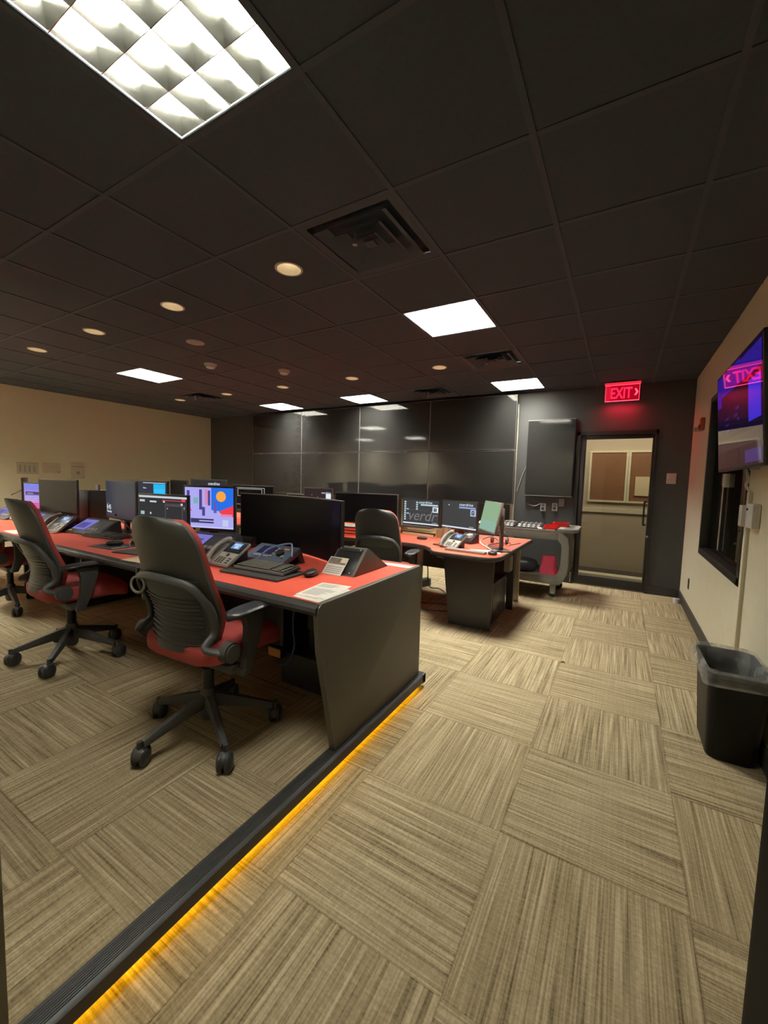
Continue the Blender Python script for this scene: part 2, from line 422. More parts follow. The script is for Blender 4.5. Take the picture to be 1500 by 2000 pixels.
tr = troffer(); tl = lens_troffer(); used = set()
for k, ij in enumerate(LIGHTS):
    src = tr if ij in ((2, -2),) else tl
    o = src if src.name not in used else dup(src, cell(*ij))
    used.add(src.name)
    o.location = cell(*ij); o['label'] = lab[ij]

def downlight():
    t = thing('downlight', '', 'downlight', group='round recessed downlights')
    MB().lathe([(.078, .004), (.088, -.001), (.088, -.005), (.074, -.006), (.074, 0.0)], cap=False).build('trim_ring', 'cone', t)
    MB().lathe([(.075, -.003), (.068, .03), (.05, .075), (.0475, .09)], cap=False).build('reflector', 'cone', t)
    MB().lathe([(.001, .055), (.03, .06), (.045, .078), (.046, .092), (.001, .095)]).build('bulb', 'bulb', t)
    return t
dl = {(1, 0): 'round downlight nearest the viewer, below the ceiling vent', (-1, 0): 'round downlight second from the near end of the front row', (-3, 0): 'round downlight third from the near end of the front row',
      (-5, 0): 'round downlight at the far left end of the front row', (1, 4): 'round downlight in the back row between two bright ceiling lights on the right', (-1, 4): 'round downlight in the back row above the middle of the video wall',
      (-3, 4): 'round downlight in the back row just below the smoke detector', (-5, 4): 'round downlight second from left in the back row', (-7, 4): 'round downlight leftmost in the back row by the beige wall'}
d0 = downlight()
for k, ij in enumerate(DOWN):
    o = d0 if k == 0 else dup(d0, cell(*ij))
    o.location = cell(*ij); o['label'] = dl[ij]

def vent():
    t = thing('ceiling_vent', '', 'vent', group='black square ceiling vents')
    b = MB()
    for k, (r, z0, z1) in enumerate([(.302, -.004, .004), (.225, -.012, .028), (.155, -.014, .03), (.085, -.014, .03)]):
        q = r - (.05 if k == 0 else .055)
        b.loft([[(-r, -r, z0), (r, -r, z0), (r, r, z0), (-r, r, z0)], [(-q, -q, z1), (q, -q, z1), (q, q, z1), (-q, q, z1)]], cap=False)
    b.build('louver_cone', 'tbar', t)
    MB().box(-.302, .302, -.302, .302, .045, .05).build('plenum', 'tbar', t)
    MB().box(-.03, .03, -.03, .03, -.012, .0, .004).build('core', 'tbar', t)
    MB().cyl((-.03, -.11, -.055), (-.03, -.11, .0), .007, seg=10).cyl((-.03, -.11, -.06), (-.03, -.11, -.055), .014, seg=10).build('stem', 'steel', t, label='pale metal stem')
    return t
vl = {(2, 0): 'large black square ceiling vent in the middle of the ceiling', (2, 4): 'black square ceiling vent just before the light by the exit door',
      (0, 6): 'black ceiling vent close above the video wall', (-6, 4): 'black ceiling vent far left above the left desks'}
v0 = vent()
for k, ij in enumerate(VENTS):
    o = v0 if k == 0 else dup(v0, cell(*ij))
    o.location = cell(*ij); o['label'] = vl[ij]

def smoke(lbl, x, y):
    t = thing('smoke_detector', lbl, 'smoke detector', (x, y, ZC), group='white smoke detectors')
    MB().lathe([(.07, 0), (.072, -.012), (.066, -.02), (.001, -.02)]).build('base_plate', 'white', t)
    MB().lathe([(.056, -.02), (.054, -.04), (.04, -.052), (.001, -.055)]).build('sensor_dome', 'white', t)
smoke('white smoke detector on the left, right of the lone ceiling light', -4.27, 3.17); smoke('white smoke detector above the middle of the video wall', -3.66, 3.75)
tag(place(MB().lathe([(.085, 0), (.085, -.006), (.06, -.012), (.001, -.012)]).build('ceiling_speaker', 'dial'), (-3.73, 2.6, ZC)), 'flat grey round ceiling disc between downlight and smoke detector', 'ceiling disc')

# ------------------------------------------------------------------ exit door, corridor behind
t = thing('door_1', 'black metal framed glass exit door with pull handle', 'door', (0, YW, 0)); struct(t)
b = MB(); f0, f1 = -.02, .12
b.box(DX0, DX0 + .045, f0, f1, 0, 2.075); b.box(DX1 - .03, DX1, f0, f1, 0, 2.075); b.box(DX0, DX1, f0, f1, 2.03, 2.075)
b.build('door_frame', 'dooblack', t)
b = MB()
b.box(-.528, -.462, 0, .045, .012, 2.028, .003); b.box(.285, .313, 0, .045, .012, 2.028, .003)
b.box(-.462, .285, 0, .045, 1.975, 2.028, .003); b.box(-.462, .285, 0, .045, .012, .125, .003)
b.build('door_leaf', 'dooblack', t)
MB().box(-.462, .285, .02, .026, .125, 1.975).build('glass_pane', 'glass', t)
MB().tube([(.27, .0, 1.17), (.255, -.05, 1.17), (.245, -.06, 1.155), (.245, -.06, .90), (.255, -.05, .88), (.27, .0, .88)], .011, smooth=4).build('pull_handle', 'satin', t)
MB().cyl((.30, -.012, .73), (.30, .0, .73), .014).build('lock', 'steel', t)
MB().box(-.565, -.553, -.026, -.018, .02, .16).build('hinge_plate', 'steel', t)

slab('floor_corridor', 'cartgrey', (-2.2, 1.8, YW + .12, 7.62, -.1, 0))
slab('trim_corridor_stripe', 'wall_beige', (-2.2, 1.8, 6.98, 7.18, 0, .002))
slab('trim_corridor_border', 'edge', (-2.2, 1.8, 7.18, 7.56, 0, .002))
M['corrwall'] = mat('corridor_wall_paint', (0.56, 0.47, 0.35), 0.7, var=0.04)
slab('wall_corridor', 'corrwall', (-2.2, 1.8, 7.56, 7.66, 0, 2.6), (-2.3, -2.2, YW + .12, 7.66, 0, 2.6), (1.8, 1.9, YW + .12, 7.66, 0, 2.6))
slab('ceiling_corridor', 'reflector', (-2.3, 1.9, YW + .12, 7.66, 2.5, 2.6))
for nm, x0, x1 in (('window_2', -.47, .02), ('window_3', .085, .62)):
    t = thing(nm, 'brown panelled corridor window seen through the glass door', 'window'); struct(t)
    MB().box(x0, x1, 7.545, 7.56, 1.13, 1.90).build('panel', 'wood', t)
    b = MB(); b.box(x0 - .03, x0, 7.535, 7.56, 1.10, 1.93); b.box(x1, x1 + .03, 7.535, 7.56, 1.10, 1.93); b.box(x0, x1, 7.535, 7.56, 1.90, 1.93); b.box(x0, x1, 7.535, 7.56, 1.10, 1.13)
    b.build('window_frame', 'wall_beige', t)
slab('trim_corridor_rail', 'wall_beige', (-2.2, 1.8, 7.54, 7.56, .93, 1.0))
tag(MB().box(.16, .36, 7.53, 7.545, 1.22, 1.52).build('notice', 'cream'), 'pale notice on the right corridor panel behind the glass', 'notice')

# right wall window (dark room behind)
t = thing('window_1', 'black framed dark interior window in the right wall', 'window'); struct(t)
b = MB()
for q in ((WY0, WY0 + .05, WZ0, WZ1), (WY1 - .05, WY1, WZ0, WZ1), (WY0, WY1, WZ0, WZ0 + .06), (WY0, WY1, WZ1 - .05, WZ1)):
    b.box(XW - .012, XW + .12, q[0], q[1], q[2], q[3], .004)
b.build('window_frame', 'dooblack', t)
MB().box(XW + .05, XW + .056, WY0 + .05, WY1 - .05, WZ0 + .06, WZ1 - .05).build('window_pane', 'glassdark', t)
slab('wall_dark_room', 'panel2', (XW + .9, XW + 1.0, WY0 - .6, WY1 + .6, 0, 2.6), (XW + .12, XW + .9, WY0 - .6, WY0 - .5, 0, 2.6), (XW + .12, XW + .9, WY1 + .5, WY1 + .6, 0, 2.6), (XW + .12, XW + .9, WY0 - .5, WY1 + .5, 2.5, 2.6), (XW + .12, XW + .9, WY0 - .5, WY1 + .5, 0, .05))
t = thing('window_strip', 'pale vertical strip with small box in the dark window', 'rod', (XW + .035, 4.34, .84))
MB().cyl((0, 0, 0), (0, 0, .57), .006, seg=10).build('rod', 'white', t)  # slim pale upright, small box near its top
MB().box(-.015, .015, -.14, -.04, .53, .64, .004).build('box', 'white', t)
# ------------------------------------------------------------------ video wall and things on the back wall
VX = [-1.365 - 1.344 * k for k in range(5)]
VZ = [(1.055, 1.835), (1.845, 2.625)]
t0 = None; g = 'video wall panels'
names = ['rightmost', 'second from right', 'third from right', 'leftmost']
for r in range(2):
    for k in range(4):
        lb = '%s large dark video wall panel in the %s row' % (names[k], ('lower', 'upper')[r])
        w = 1.338
        if t0 is None:
            t0 = thing('video_wall_screen', lb, 'screen', (0, 0, 0), group=g)
            MB().box(-w / 2, w / 2, -.03, .05, 0, .776, .003).build('housing', 'shell', t0)
            MB().box(-w / 2 + .003, w / 2 - .003, -.0325, -.029, .003, .773).build('glass', 'wallscr', t0)
            b = MB()
            b.box(-w / 2, w / 2, -.034, -.028, 0, .003); b.box(-w / 2, w / 2, -.034, -.028, .773, .776)
            b.box(-w / 2, -w / 2 + .003, -.034, -.028, 0, .776); b.box(w / 2 - .003, w / 2, -.034, -.028, 0, .776)
            b.build('bezel', 'dial', t0); o = t0
        else: o = dup(t0, (0, 0, 0), label=lb, group=g)
        o.location = ((VX[k] + VX[k + 1]) / 2, 6.04, VZ[r][0])
t = thing('video_wall_mount', 'black steel mounting frame behind the video wall on pale posts', 'mount', (0, 0, 0))
b = MB()
for z in (1.2, 1.7, 1.98, 2.5): b.box(-6.7, -1.42, 6.095, 6.115, z, z + .04)
b.build('rail', 'satin', t)
for x in (-1.39, -3.19, -5.0, -6.6):
    q = MB().box(x - .03, x + .03, 6.09, 6.128, 0.02, 2.5, .003); q.build('post', 'post', t)
    MB().box(x - .07, x + .07, 6.03, 6.128, 0, .02, .003).build('foot', 'white', t)
MB().box(-1.43, -1.35, 6.02, 6.12, .80, .815, .002).build('bracket', 'white', t)
tag(MB().tube([(-1.33, 6.1, 1.25), (-1.28, 6.12, 1.45), (-1.22, 6.12, 1.62)], .006).build('wall_cable', 'dial'), 'thin grey cable on the black wall right of the video wall', 'cable')

t = thing('portrait_display', 'tall dark portrait screen on the back wall left of exit door', 'screen', (-.905, YW, 1.195))
MB().box(-.31, .31, -.065, -.015, 0, 1.06, .004).build('housing', 'shell', t)
MB().box(-.30, .30, -.0675, -.064, .012, 1.048).build('glass', 'gloss', t)
MB().box(-.31, .31, -.0685, -.0645, 1.052, 1.06).box(-.31, .31, -.0685, -.0645, 0, .006).build('bezel_edge', 'dial', t)
MB().box(-.15, .15, -.0155, -.001, .4, .7).build('wall_bracket', 'satin', t)
for k, (x, z, l) in enumerate([(-.965, 1.035, 'left white power outlet under the tall portrait screen'), (-.81, 1.045, 'right white power outlet under the tall portrait screen'), (-.725, 1.11, 'grey cover plate touching the portrait screen lower right corner')]):
    t = thing('wall_outlet' if k < 2 else 'cover_plate', l, 'outlet' if k < 2 else 'plate', (x, YW, z), group='outlets under the portrait screen' if k < 2 else None)
    MB().box(-.036, .036, -.007, 0, -.056, .056, .003).build('plate', 'white' if k < 2 else 'dial', t)
    if k < 2:
        MB().box(-.016, .016, -.010, -.006, .012, .040, .002).box(-.016, .016, -.010, -.006, -.040, -.012, .002).build('socket', 'dial', t)
        MB().box(-.02, .02, -.045, -.008, -.03, .004, .004).build('plug', 'black', t)
tag(MB().tube([(-1.18, 6.118, 1.07), (-1.08, 6.11, 1.05), (-.99, 6.112, 1.09)], .005).build('wall_cable', 'cablew'), 'short pale cable running toward the outlets below portrait screen', 'cable')
t = thing('light_switch', 'white double light switch plate right of exit door', 'light switch', (.505, YW, 1.47))
MB().box(-.05, .05, -.008, 0, -.065, .065, .003).build('plate', 'white', t)
for s in (-1, 1): MB().box(s * .022 - .012, s * .022 + .012, -.013, -.007, -.03, .03, .002).build('rocker', 'white', t)

# exit sign hung from the ceiling
t = thing('exit_sign', 'red lit hanging exit sign above the glass door', 'exit sign', (-.083, 5.93, 2.42))
MB().box(-.15, .15, -.035, .035, .225, .2425, .004).build('canopy', 'black', t)
MB().box(-.195, .195, -.02, .02, .198, .2255, .003).build('lamp_bar', mat('exit_lamp_bar', (.25, .01, .02), .3, emit=(1, .03, .06), es=.9), t)
acr = mat('exit_red_acrylic', (.25, .005, .015), .1, emit=(1, .005, .03), es=.35)
MB().box(-.185, .185, -.004, .004, 0, .2).build('acrylic_panel', acr, t)
lit = glow((1, .05, .10), 3.4)
MB().box(-.185, .185, -.0055, .0055, -.002, .006).box(-.185, -.181, -.0055, .0055, 0, .2).box(.181, .185, -.0055, .0055, 0, .2).box(-.185, .185, -.0055, .0055, .192, .197).build('lit_edge', lit, t)
text('letters', 'EXIT', .185, glow((1, .012, .05), 2.6), t, (-.012, -.0065, .034), align='CENTER', bold=.004, sx=.62)
b = MB()
for s in (1, -1): b.prism([(.150, .10), (.172, .10), (.150, .10 + s * .04), (.130, .10 + s * .04)], 'y', -.0065, -.0045)
b.build('arrow', lit, t)
b = MB()
for k in range(3): b.box(-.172 + k * .016, -.166 + k * .016, -.006, -.0045, .012, .188)
b.build('ribs', glow((1, .02, .06), 1.2), t)

# fire strobe, outlet, raceway on the right wall
t = thing('fire_strobe', 'dark red fire alarm strobe on right wall beyond the window', 'fire alarm', (XW, 5.33, 2.02))
MB().box(-.035, 0, -.045, .045, -.065, .065, .006).build('body', 'fire', t)
MB().box(-.05, -.034, -.02, .02, -.045, -.005, .004).build('lens', 'dial', t)
tag(MB().cyl((XW - .05, 5.62, 2.0), (XW, 5.62, 2.0), .022).build('wall_sensor', 'steel'), 'small metal knob on right wall beside the fire alarm', 'wall knob')
t = thing('wall_outlet', 'dark narrow power outlet low on the right wall', 'outlet', (XW, 5.45, .32))
MB().box(-.006, 0, -.036, .036, -.057, .057, .002).build('plate', 'key', t)
MB().box(-.009, -.005, -.015, .015, .01, .04, .002).box(-.009, -.005, -.015, .015, -.04, -.01, .002).build('socket', 'black', t)
t = thing('cable_raceway', 'white vertical cable raceway beside the dark window', 'raceway', (XW, 3.27, 0))
MB().box(-.022, 0, -.022, .022, .105, 1.34, .003).build('channel', 'wall_beige', t)
MB().box(-.05, 0, -.035, .035, 1.13, 1.26, .004).build('junction_box', 'white', t)
t = thing('wall_timer', 'small white control box fixed beside the wall raceway', 'control box', (XW, 3.12, 1.14))
MB().box(-.04, 0, -.07, .07, -.01, .135, .01).build('body', 'white', t)
MB().cyl((-.046, .03, .10), (-.038, .03, .10), .007, seg=12).build('button', 'black', t)
tag(MB().tube([(XW - .04, 3.3, 1.5), (XW - .025, 3.28, 1.42), (XW - .03, 3.29, 1.38), (XW - .012, 3.27, 1.34)], .008).build('power_cable', 'cablew'), 'white cable hanging from wall television to raceway', 'cable')

# television on the right wall
TV = thing('wall_television', 'large television on right wall showing blue and purple picture', 'television', (.60, 3.215, 1.475))
TV.rotation_euler = (0, 0, -PI / 2)
tilt = Matrix.Rotation(math.radians(4.5), 4, 'X')
MB().box(-.555, .555, -.012, .03, 0, .665, .005).build('housing', 'shell', TV, mtx=tilt)
tvm = lambda c, s: mat('tv_picture', (.004, .004, .006), .03, emit=c, es=s * .33, spec=.3)
MB().box(-.545, .545, -.0135, -.011, .016, .654).build('screen', tvm((.035, .012, .16), .32), TV, mtx=tilt)
b = MB(); y = -.0142
R = [(-.53, .10, .50, .645, 0), (-.54, -.40, .49, .50, 0), (-.54, -.41, .44, .57, 0), (.28, .515, .25, .47, 1), (.10, .53, .50, .63, 0), (.20, .52, .03, .10, 2),
     (-.54, .54, .13, .205, 3), (-.30, -.19, .33, .345, 4), (-.30, -.19, .29, .305, 4), (-.26, -.16, .25, .265, 4), (-.02, .08, .36, .38, 4), (-.06, .04, .32, .34, 4), (.02, .08, .29, .31, 4), (-.46, -.38, .26, .27, 4), (-.44, .06, .03, .125, 5)]
for (x0, x1, z0, z1, m) in R: b.m(m).quad((x0, y, z0), (x1, y, z0), (x1, y, z1), (x0, y, z1))
b.build('picture', [tvm((.06, .03, .85), .8), tvm((.06, .04, 1), 1.7), tvm((.12, .09, .8), .5), tvm((.12, .09, .22), .35), tvm((.08, .06, .45), .5), tvm((.025, .015, .11), .3)], TV, mtx=tilt)
MB().box(-.2, .2, .03, .075, .15, .5, .004).build('wall_bracket', 'satin', TV)
MB().box(.22, .3, -.0, .03, -.012, .002, .002).build('sensor', 'dial', TV)

# waste bin with liner
def rrect(x, y, r, z, n=7, cx=0, cy=0):
    P = []
    for sx, sy, a0 in ((1, 1, 0), (-1, 1, 90), (-1, -1, 180), (1, -1, 270)):
        for k in range(n + 1):
            a = math.radians(a0 + 90 * k / n); P.append((cx + sx * (x - r) + r * math.cos(a), cy + sy * (y - r) + r * math.sin(a), z))
    return P
t = thing('waste_bin', 'black plastic waste bin with clear liner against right wall', 'waste bin', (.545, 2.70, 0))
B = [(.096, .165, .0), (.10, .17, .006), (.122, .212, .43), (.128, .218, .435), (.128, .218, .455), (.120, .210, .455), (.098, .17, .012)]
MB().loft([rrect(x, y, .05, z) for x, y, z in B]).build('bin_body', 'binblack', t)
def wob(P, a, s, zr=0.0):
    out = []
    for p in P:
        n = mnoise.noise(Vector((p[0] * 14 + s, p[1] * 14, s))); n2 = mnoise.noise(Vector((p[0] * 5, p[1] * 5 + s, 3)))
        d = Vector((p[0], p[1], 0)).normalized(); out.append((p[0] + d.x * n * a, p[1] + d.y * n * a, p[2] + n2 * zr))
    return out
L = [(.13, .221, .405, .004, .02), (.142, .236, .40, .012, .018), (.146, .242, .43, .012, .012), (.138, .234, .468, .006, .008), (.127, .222, .475, .004, .008), (.115, .206, .455, .004, .006), (.104, .194, .36, .006, .004), (.094, .182, .22, .006, .01), (.08, .155, .05, .006, .01)]
lb = MB().loft([[(p[0], p[1], p[2]) for p in wob(rrect(x, y, .05, z, 12), a, 1.3 + k * .35, zr)] for k, (x, y, z, a, zr) in enumerate(L)], cap=False)
m, nt, bs = nmat('clear_liner_film')
bs.inputs['Base Color'].default_value = (.5, .5, .47, 1); bs.inputs['Roughness'].default_value = .35
tp = nt.nodes.new('ShaderNodeBsdfTransparent'); mx = nt.nodes.new('ShaderNodeMixShader')
nz = nt.nodes.new('ShaderNodeTexNoise'); nz.inputs['Scale'].default_value = 5; rp = nt.nodes.new('ShaderNodeMapRange'); rp.inputs[1].default_value = .3; rp.inputs[2].default_value = .7; rp.inputs[3].default_value = .12; rp.inputs[4].default_value = .5
nt.links.new(nz.outputs[0], rp.inputs[0]); nt.links.new(rp.outputs[0], mx.inputs[0]); nt.links.new(tp.outputs[0], mx.inputs[1]); nt.links.new(bs.outputs[0], mx.inputs[2]); nt.links.new(mx.outputs[0], nt.nodes['Material Output'].inputs[0])
lb.build('bin_liner', m, t, sharp=80)
tag(MB().lathe([(.001, 0), (.034, 0), (.037, .03), (.034, .055), (.018, .056), (.017, .02), (.001, .02)], c=(.625, 5.83, 0)).build('tape_roll', 'white'), 'small white roll on the carpet in the corner by right wall', 'roll')
tag(MB().tube([(-.325, 3.30, .004), (-.312, 3.315, .006), (-.30, 3.30, .004)], .004).build('carpet_scrap', 'key'), 'tiny dark scrap lying on the carpet in the aisle', 'scrap')
# papers on the left wall
for k, (y0, y1, z0, z1, l) in enumerate([(2.617, 2.897, 1.305, 1.485, 'printed sheet with dark top edge on beige wall, left of three'), (2.945, 3.20, 1.325, 1.50, 'faint white sheet in the middle of three on beige wall'), (3.35, 3.565, 1.24, 1.53, 'portrait notice with round logo on beige wall, right of three')]):
    t = thing('wall_notice', l, 'notice', (XL, (y0 + y1) / 2, z0)); w = (y1 - y0) / 2; h = z1 - z0
    MB().box(0, .002, -w, w, 0, h).build('sheet', mat('notice_paper', [(.50, .46, .35), (.60, .54, .40), (.60, .55, .42)][k], .8, var=.03), t)
    b = MB()
    if k == 0:
        b.box(.002, .003, -w, w, h - .012, h); b.box(.002, .003, -w, w, 0, .004)
        for q in range(4): b.box(.002, .003, -w + .03 + q * .06, -w + .055 + q * .06, .03, .14)
    if k == 1:
        b.box(.002, .003, w - .05, w - .015, .01, .03); b.box(.002, .003, -w + .05, w - .06, .10, .103)
    if k == 2:
        b.cyl((.002, 0, .10), (.003, 0, .10), .028); b.box(.002, .003, -.04, .04, h - .035, h - .03); b.box(.002, .003, -.08, .08, h - .09, h - .075); b.box(.002, .003, .05, .08, .015, .03)
    b.build('print', mat('faded_print', (.33, .30, .25), .8), t)
# ------------------------------------------------------------------ near console desk (on the dais)
DT = 0.815
t = thing('console_desk', 'long near console desk with red top and black end panel on the dais', 'desk', (0, 0, 0))
MB().box(-6.6, -1.088, 1.345, 2.33, DT - .028, DT).build('worktop', 'redtop', t)
b = MB()
b.prism([(1.345, DT - .001), (1.325, DT - .003), (1.308, DT - .014), (1.303, DT - .03), (1.31, DT - .046), (1.33, DT - .055), (1.40, DT - .056), (1.40, DT - .029), (1.345, DT - .029)], 'x', -6.6, -1.086)
b.box(-6.6, -1.088, 2.33, 2.345, DT - .03, DT + .001)
b.build('edge_band', 'edge', t)
prof = [(1.315, DT - .045), (1.322, DT - .012), (1.345, DT + .002), (2.315, DT + .002), (2.338, DT - .008), (2.348, DT - .03), (2.352, DZ + .005), (1.452, DZ + .005), (1.445, DZ + .02), (1.335, .60)]
MB().prism(prof, 'x', -1.108, -1.078, .004).build('end_panel', 'panel', t)
MB().box(-6.6, -1.11, 2.28, 2.30, DZ, DT - .03).build('back_panel', 'panel2', t)
MB().box(-1.76, -1.11, 1.80, 2.28, DZ, .285, .004).build('equipment_plinth', 'panel2', t)
for x in (-1.76, -3.0, -4.3, -5.6): MB().box(x - .012, x + .012, 1.80, 2.28, .285 if x > -2 else DZ, DT - .03).build('support_panel', 'panel2', t)
t = thing('computer_tower', 'black computer hung under the near desk corner', 'computer', (-1.40, 1.84, .285))
MB().box(-.19, .19, .0, .40, .16, .49, .006).build('case', 'shell', t)
MB().box(-.02, .02, -.003, .002, .33, .36, .001).build('badge', 'dial', t)
MB().box(-.19, -.15, .02, .06, 0, .16).box(.15, .19, .02, .06, 0, .16).build('bracket', 'satin', t)
tag(MB().tube([(-1.62, 1.78, .74), (-1.63, 1.76, .50), (-1.61, 1.75, .36), (-1.66, 1.74, .25), (-1.75, 1.75, .235), (-1.80, 1.80, .30)], .0055).build('network_cable', 'blue'), 'blue cable looping under the near desk', 'cable')
t = thing('adapter_box', 'small orange labelled adapter fixed to panel under near desk', 'adapter', (-1.775, 1.775, .255))
MB().box(-.055, .055, -.02, .02, .0, .06, .004).build('case', 'black', t)
MB().box(-.05, .05, -.022, -.0195, .006, .054).build('sticker', 'orange', t)
tag(MB().sell((-1.235, 1.86, .325), (.03, .03, .04), .8, .8).build('cable_coil', 'cablew'), 'small white coil resting on black plinth under near desk', 'coil')
tag(MB().tube([(-1.30, 1.80, .44), (-1.28, 1.79, .37), (-1.22, 1.80, .31), (-1.2, 1.84, .29)], .008).build('power_cable', 'black'), 'black cable running down beside the white coil', 'cable')

# sloped equipment turret at the right end of the near desk
t = thing('equipment_turret', 'black sloped equipment turret on the near desk right end', 'equipment turret', (0, 0, DT))
MB().prism([(1.815, 0), (1.955, .141), (1.965, .141), (2.20, 0)], 'x', -1.445, -1.245, .003).build('case', 'panel', t)
sl = Matrix.Translation((0, 1.815, 0)) @ Matrix.Rotation(math.atan2(.141, .14), 4, 'X')
MB().box(-1.43, -1.265, .012, .186, .0005, .004, .001).build('blank_panel', 'satin', t, mtx=sl)
MB().box(-1.43, -1.265, .165, .178, .004, .006).build('slot', 'shell', t, mtx=sl)
for x, y in ((-1.28, .02), (-1.28, .178), (-1.42, .02), (-1.42, .178)): MB().cyl((x, y, .003), (x, y, .007), .005, seg=10).build('screw', 'steel', t, mtx=sl)
t = thing('photo_card', 'card with dark picture and printed lines leaning on the turret', 'card', (-1.385, 1.795, DT + .001))
sm = Matrix.Rotation(math.radians(44), 4, 'X')
MB().box(-.065, .065, 0, .12, 0, .0015).build('card', 'paper', t, mtx=sm)
b = MB().m(0)
for k in range(4): b.box(-.055, .055, .012 + k * .013, .016 + k * .013, .0015, .002)
b.m(1).box(-.06, .06, .072, .115, .0015, .0021); b.m(2).box(.02, .06, .085, .115, .0021, .0024)
b.build('print', ['dial', mat('card_picture', (.18, .15, .12), .6, var=.6, scale=40), 'cream'], t, mtx=sm)

# blue-grey control radio lying in the turret slope
t = thing('control_radio', 'blue-grey desktop control radio with dark display behind keyboard', 'radio', (-1.88, 1.765, DT)); t.scale = (.85, .85, .85)
rm = Matrix.Rotation(math.radians(24), 4, 'X')
MB().box(-.20, .20, 0, .20, .0, .045, .006).build('case', 'bluegrey', t, mtx=rm)
MB().box(-.20, .20, .16, .20, -.085, .0).build('stand', 'shell', t, mtx=rm)
MB().box(-.13, .02, .07, .165, .0452, .047).build('display', glow((.05, .045, .16), .25), t, mtx=rm)
for k in range(6): MB().box(-.13 + k * .026, -.112 + k * .026, .035, .05, .045, .05).build('button', 'phonelt', t, mtx=rm)
for k in range(4): MB().cyl((.035, .05 + k * .033, .045), (.035, .05 + k * .033, .05), .008, seg=10).build('button', 'phonelt', t, mtx=rm)
MB().cyl((.10, .09, .045), (.10, .09, .065), .032).build('knob', 'shell', t, mtx=rm)
MB().box(.085, .135, .145, .165, .0452, .047).build('sticker', 'orange', t, mtx=rm)
MB().cyl((.155, .05, .045), (.155, .05, .06), .012).build('volume_knob', 'phonelt', t, mtx=rm)
tag(MB().tube([(-1.94, 1.72, .838), (-1.90, 1.74, .86), (-1.86, 1.80, .915), (-1.76, 1.86, .945), (-1.71, 1.83, .93), (-1.68, 1.80, .88)], .005).build('patch_cable', mat('pale_blue_cable', (.18, .25, .45), .4)), 'pale blue cable looping over the control radio', 'cable')

# ------------------------------------------------------------------ keyboards, mice, papers
def keyboard(name, lbl, loc, rz, w=.44, group=None, tray=False, keymat='key'):
    t = thing(name, lbl, 'keyboard', loc, rz, group)
    z0 = 0
    if tray:
        MB().box(-w / 2 - .03, w / 2 + .03, -.15, .085, 0, .012, .003).build('wrist_rest', 'keybed', t); z0 = .012
    km = Matrix.Translation((0, 0, z0)) @ Matrix.Rotation(math.radians(5), 4, 'X') @ Matrix.Translation((0, 0, .006))
    MB().box(-w / 2, w / 2, -.07, .075, 0, .016, .004).build('case', 'keybed', t, mtx=km)
    if tray: MB().box(-w / 2, w / 2, -.0735, -.069, .004, .017).build('front_strip', 'dial', t, mtx=km)
    b = MB(); n = 20; q = (w - .02) / n
    for r in range(6):
        x = 0
        while x < n:
            kw = 6 if (r == 0 and x == 4) else 1
            if not (x in (14, 18) and kw == 1):
                b.box(-w / 2 + .01 + x * q + .0012, -w / 2 + .01 + (x + kw) * q - .0012, -.063 + r * .0225, -.043 + r * .0225, .016, .024, .0015, 1)
            x += kw
    b.build('keycap_field', keymat, t, mtx=km)
    return t
M['keycap'] = mat('worn_keycaps', (.075, .067, .052), .35, var=.6, scale=60)
keyboard('keyboard', 'large black keyboard with wrist rest at the near workstation', (-1.715, 1.635, DT), math.radians(2), .37, tray=True, keymat='keycap')
def mouse(lbl, loc, rz, group=None):
    t = thing('mouse', lbl, 'mouse', loc, rz, group)
    MB().sell((0, 0, .017), (.032, .056, .018), .75, .8).build('body', 'shell', t)
    MB().cyl((-.004, .028, .033), (.004, .028, .033), .008, seg=12).build('scroll_wheel', 'dial', t)
    MB().box(-.02, .02, -.002, .0, .0335, .0355).build('button_seam', 'dial', t)
mouse('black computer mouse right of the near keyboard', (-1.455, 1.71, DT), math.radians(15))
P = [((-1.205, 1.515), 8, 'topmost printed sheet of the papers near desk corner'), ((-1.175, 1.475), -3, 'lower sheet peeking out under printed page at the desk corner')]
for k, ((x, y), a, l) in enumerate(reversed(P)):
    t = thing('paper_sheet', l, 'paper', (x, y, DT + .0005 + k * .0012), math.radians(a), 'papers at the near desk corner')
    MB().box(-.085, .085, -.12, .125, 0, .001).build('sheet', 'paper', t)
    b = MB(); random.seed(3 + k)
    for q in range(16):
        if q in (5, 6): continue
        b.box(-.07, -.07 + random.uniform(.08, .14), .10 - q * .0125, .1045 - q * .0125, .001, .0013)
    b.build('print', 'dial', t)
tag(MB().box(-1.30, -1.10, 2.215, 2.275, DT, DT + .002).build('paper_strip', 'paper'), 'white paper strip along back edge behind the turret', 'paper')
t = thing('paper_sheet', 'cream sheet at desk edge left of the middle chair', 'paper', (-2.56, 1.395, DT), math.radians(8))
MB().box(-.11, .11, -.055, .07, 0, .0015).build('sheet', 'cream', t)
keyboard('keyboard', 'black keyboard lying before the monitor with the clock', (-3.70, 1.74, DT), math.radians(6), .42)
keyboard('keyboard', 'grey keyboard pushed behind the middle chair, among tangled cables', (-3.05, 1.80, DT), math.radians(18), .40, keymat='keycap')
t = thing('mouse_pad', 'black mouse pad at front of the middle of the desk', 'mouse pad', (-3.20, 1.55, DT), math.radians(8))
MB().box(-.14, .14, -.10, .10, 0, .004, .0015).build('pad', 'keybed', t)
mouse('black mouse on the mouse pad behind the middle chair', (-3.22, 1.57, DT + .004), math.radians(-30))
tag(place(MB().box(-.12, .12, -.06, .06, 0, .006, .002).build('notebook', 'keybed'), (-2.85, 1.50, DT), math.radians(12)), 'thin black notebook on the red desk left of middle chair', 'notebook')
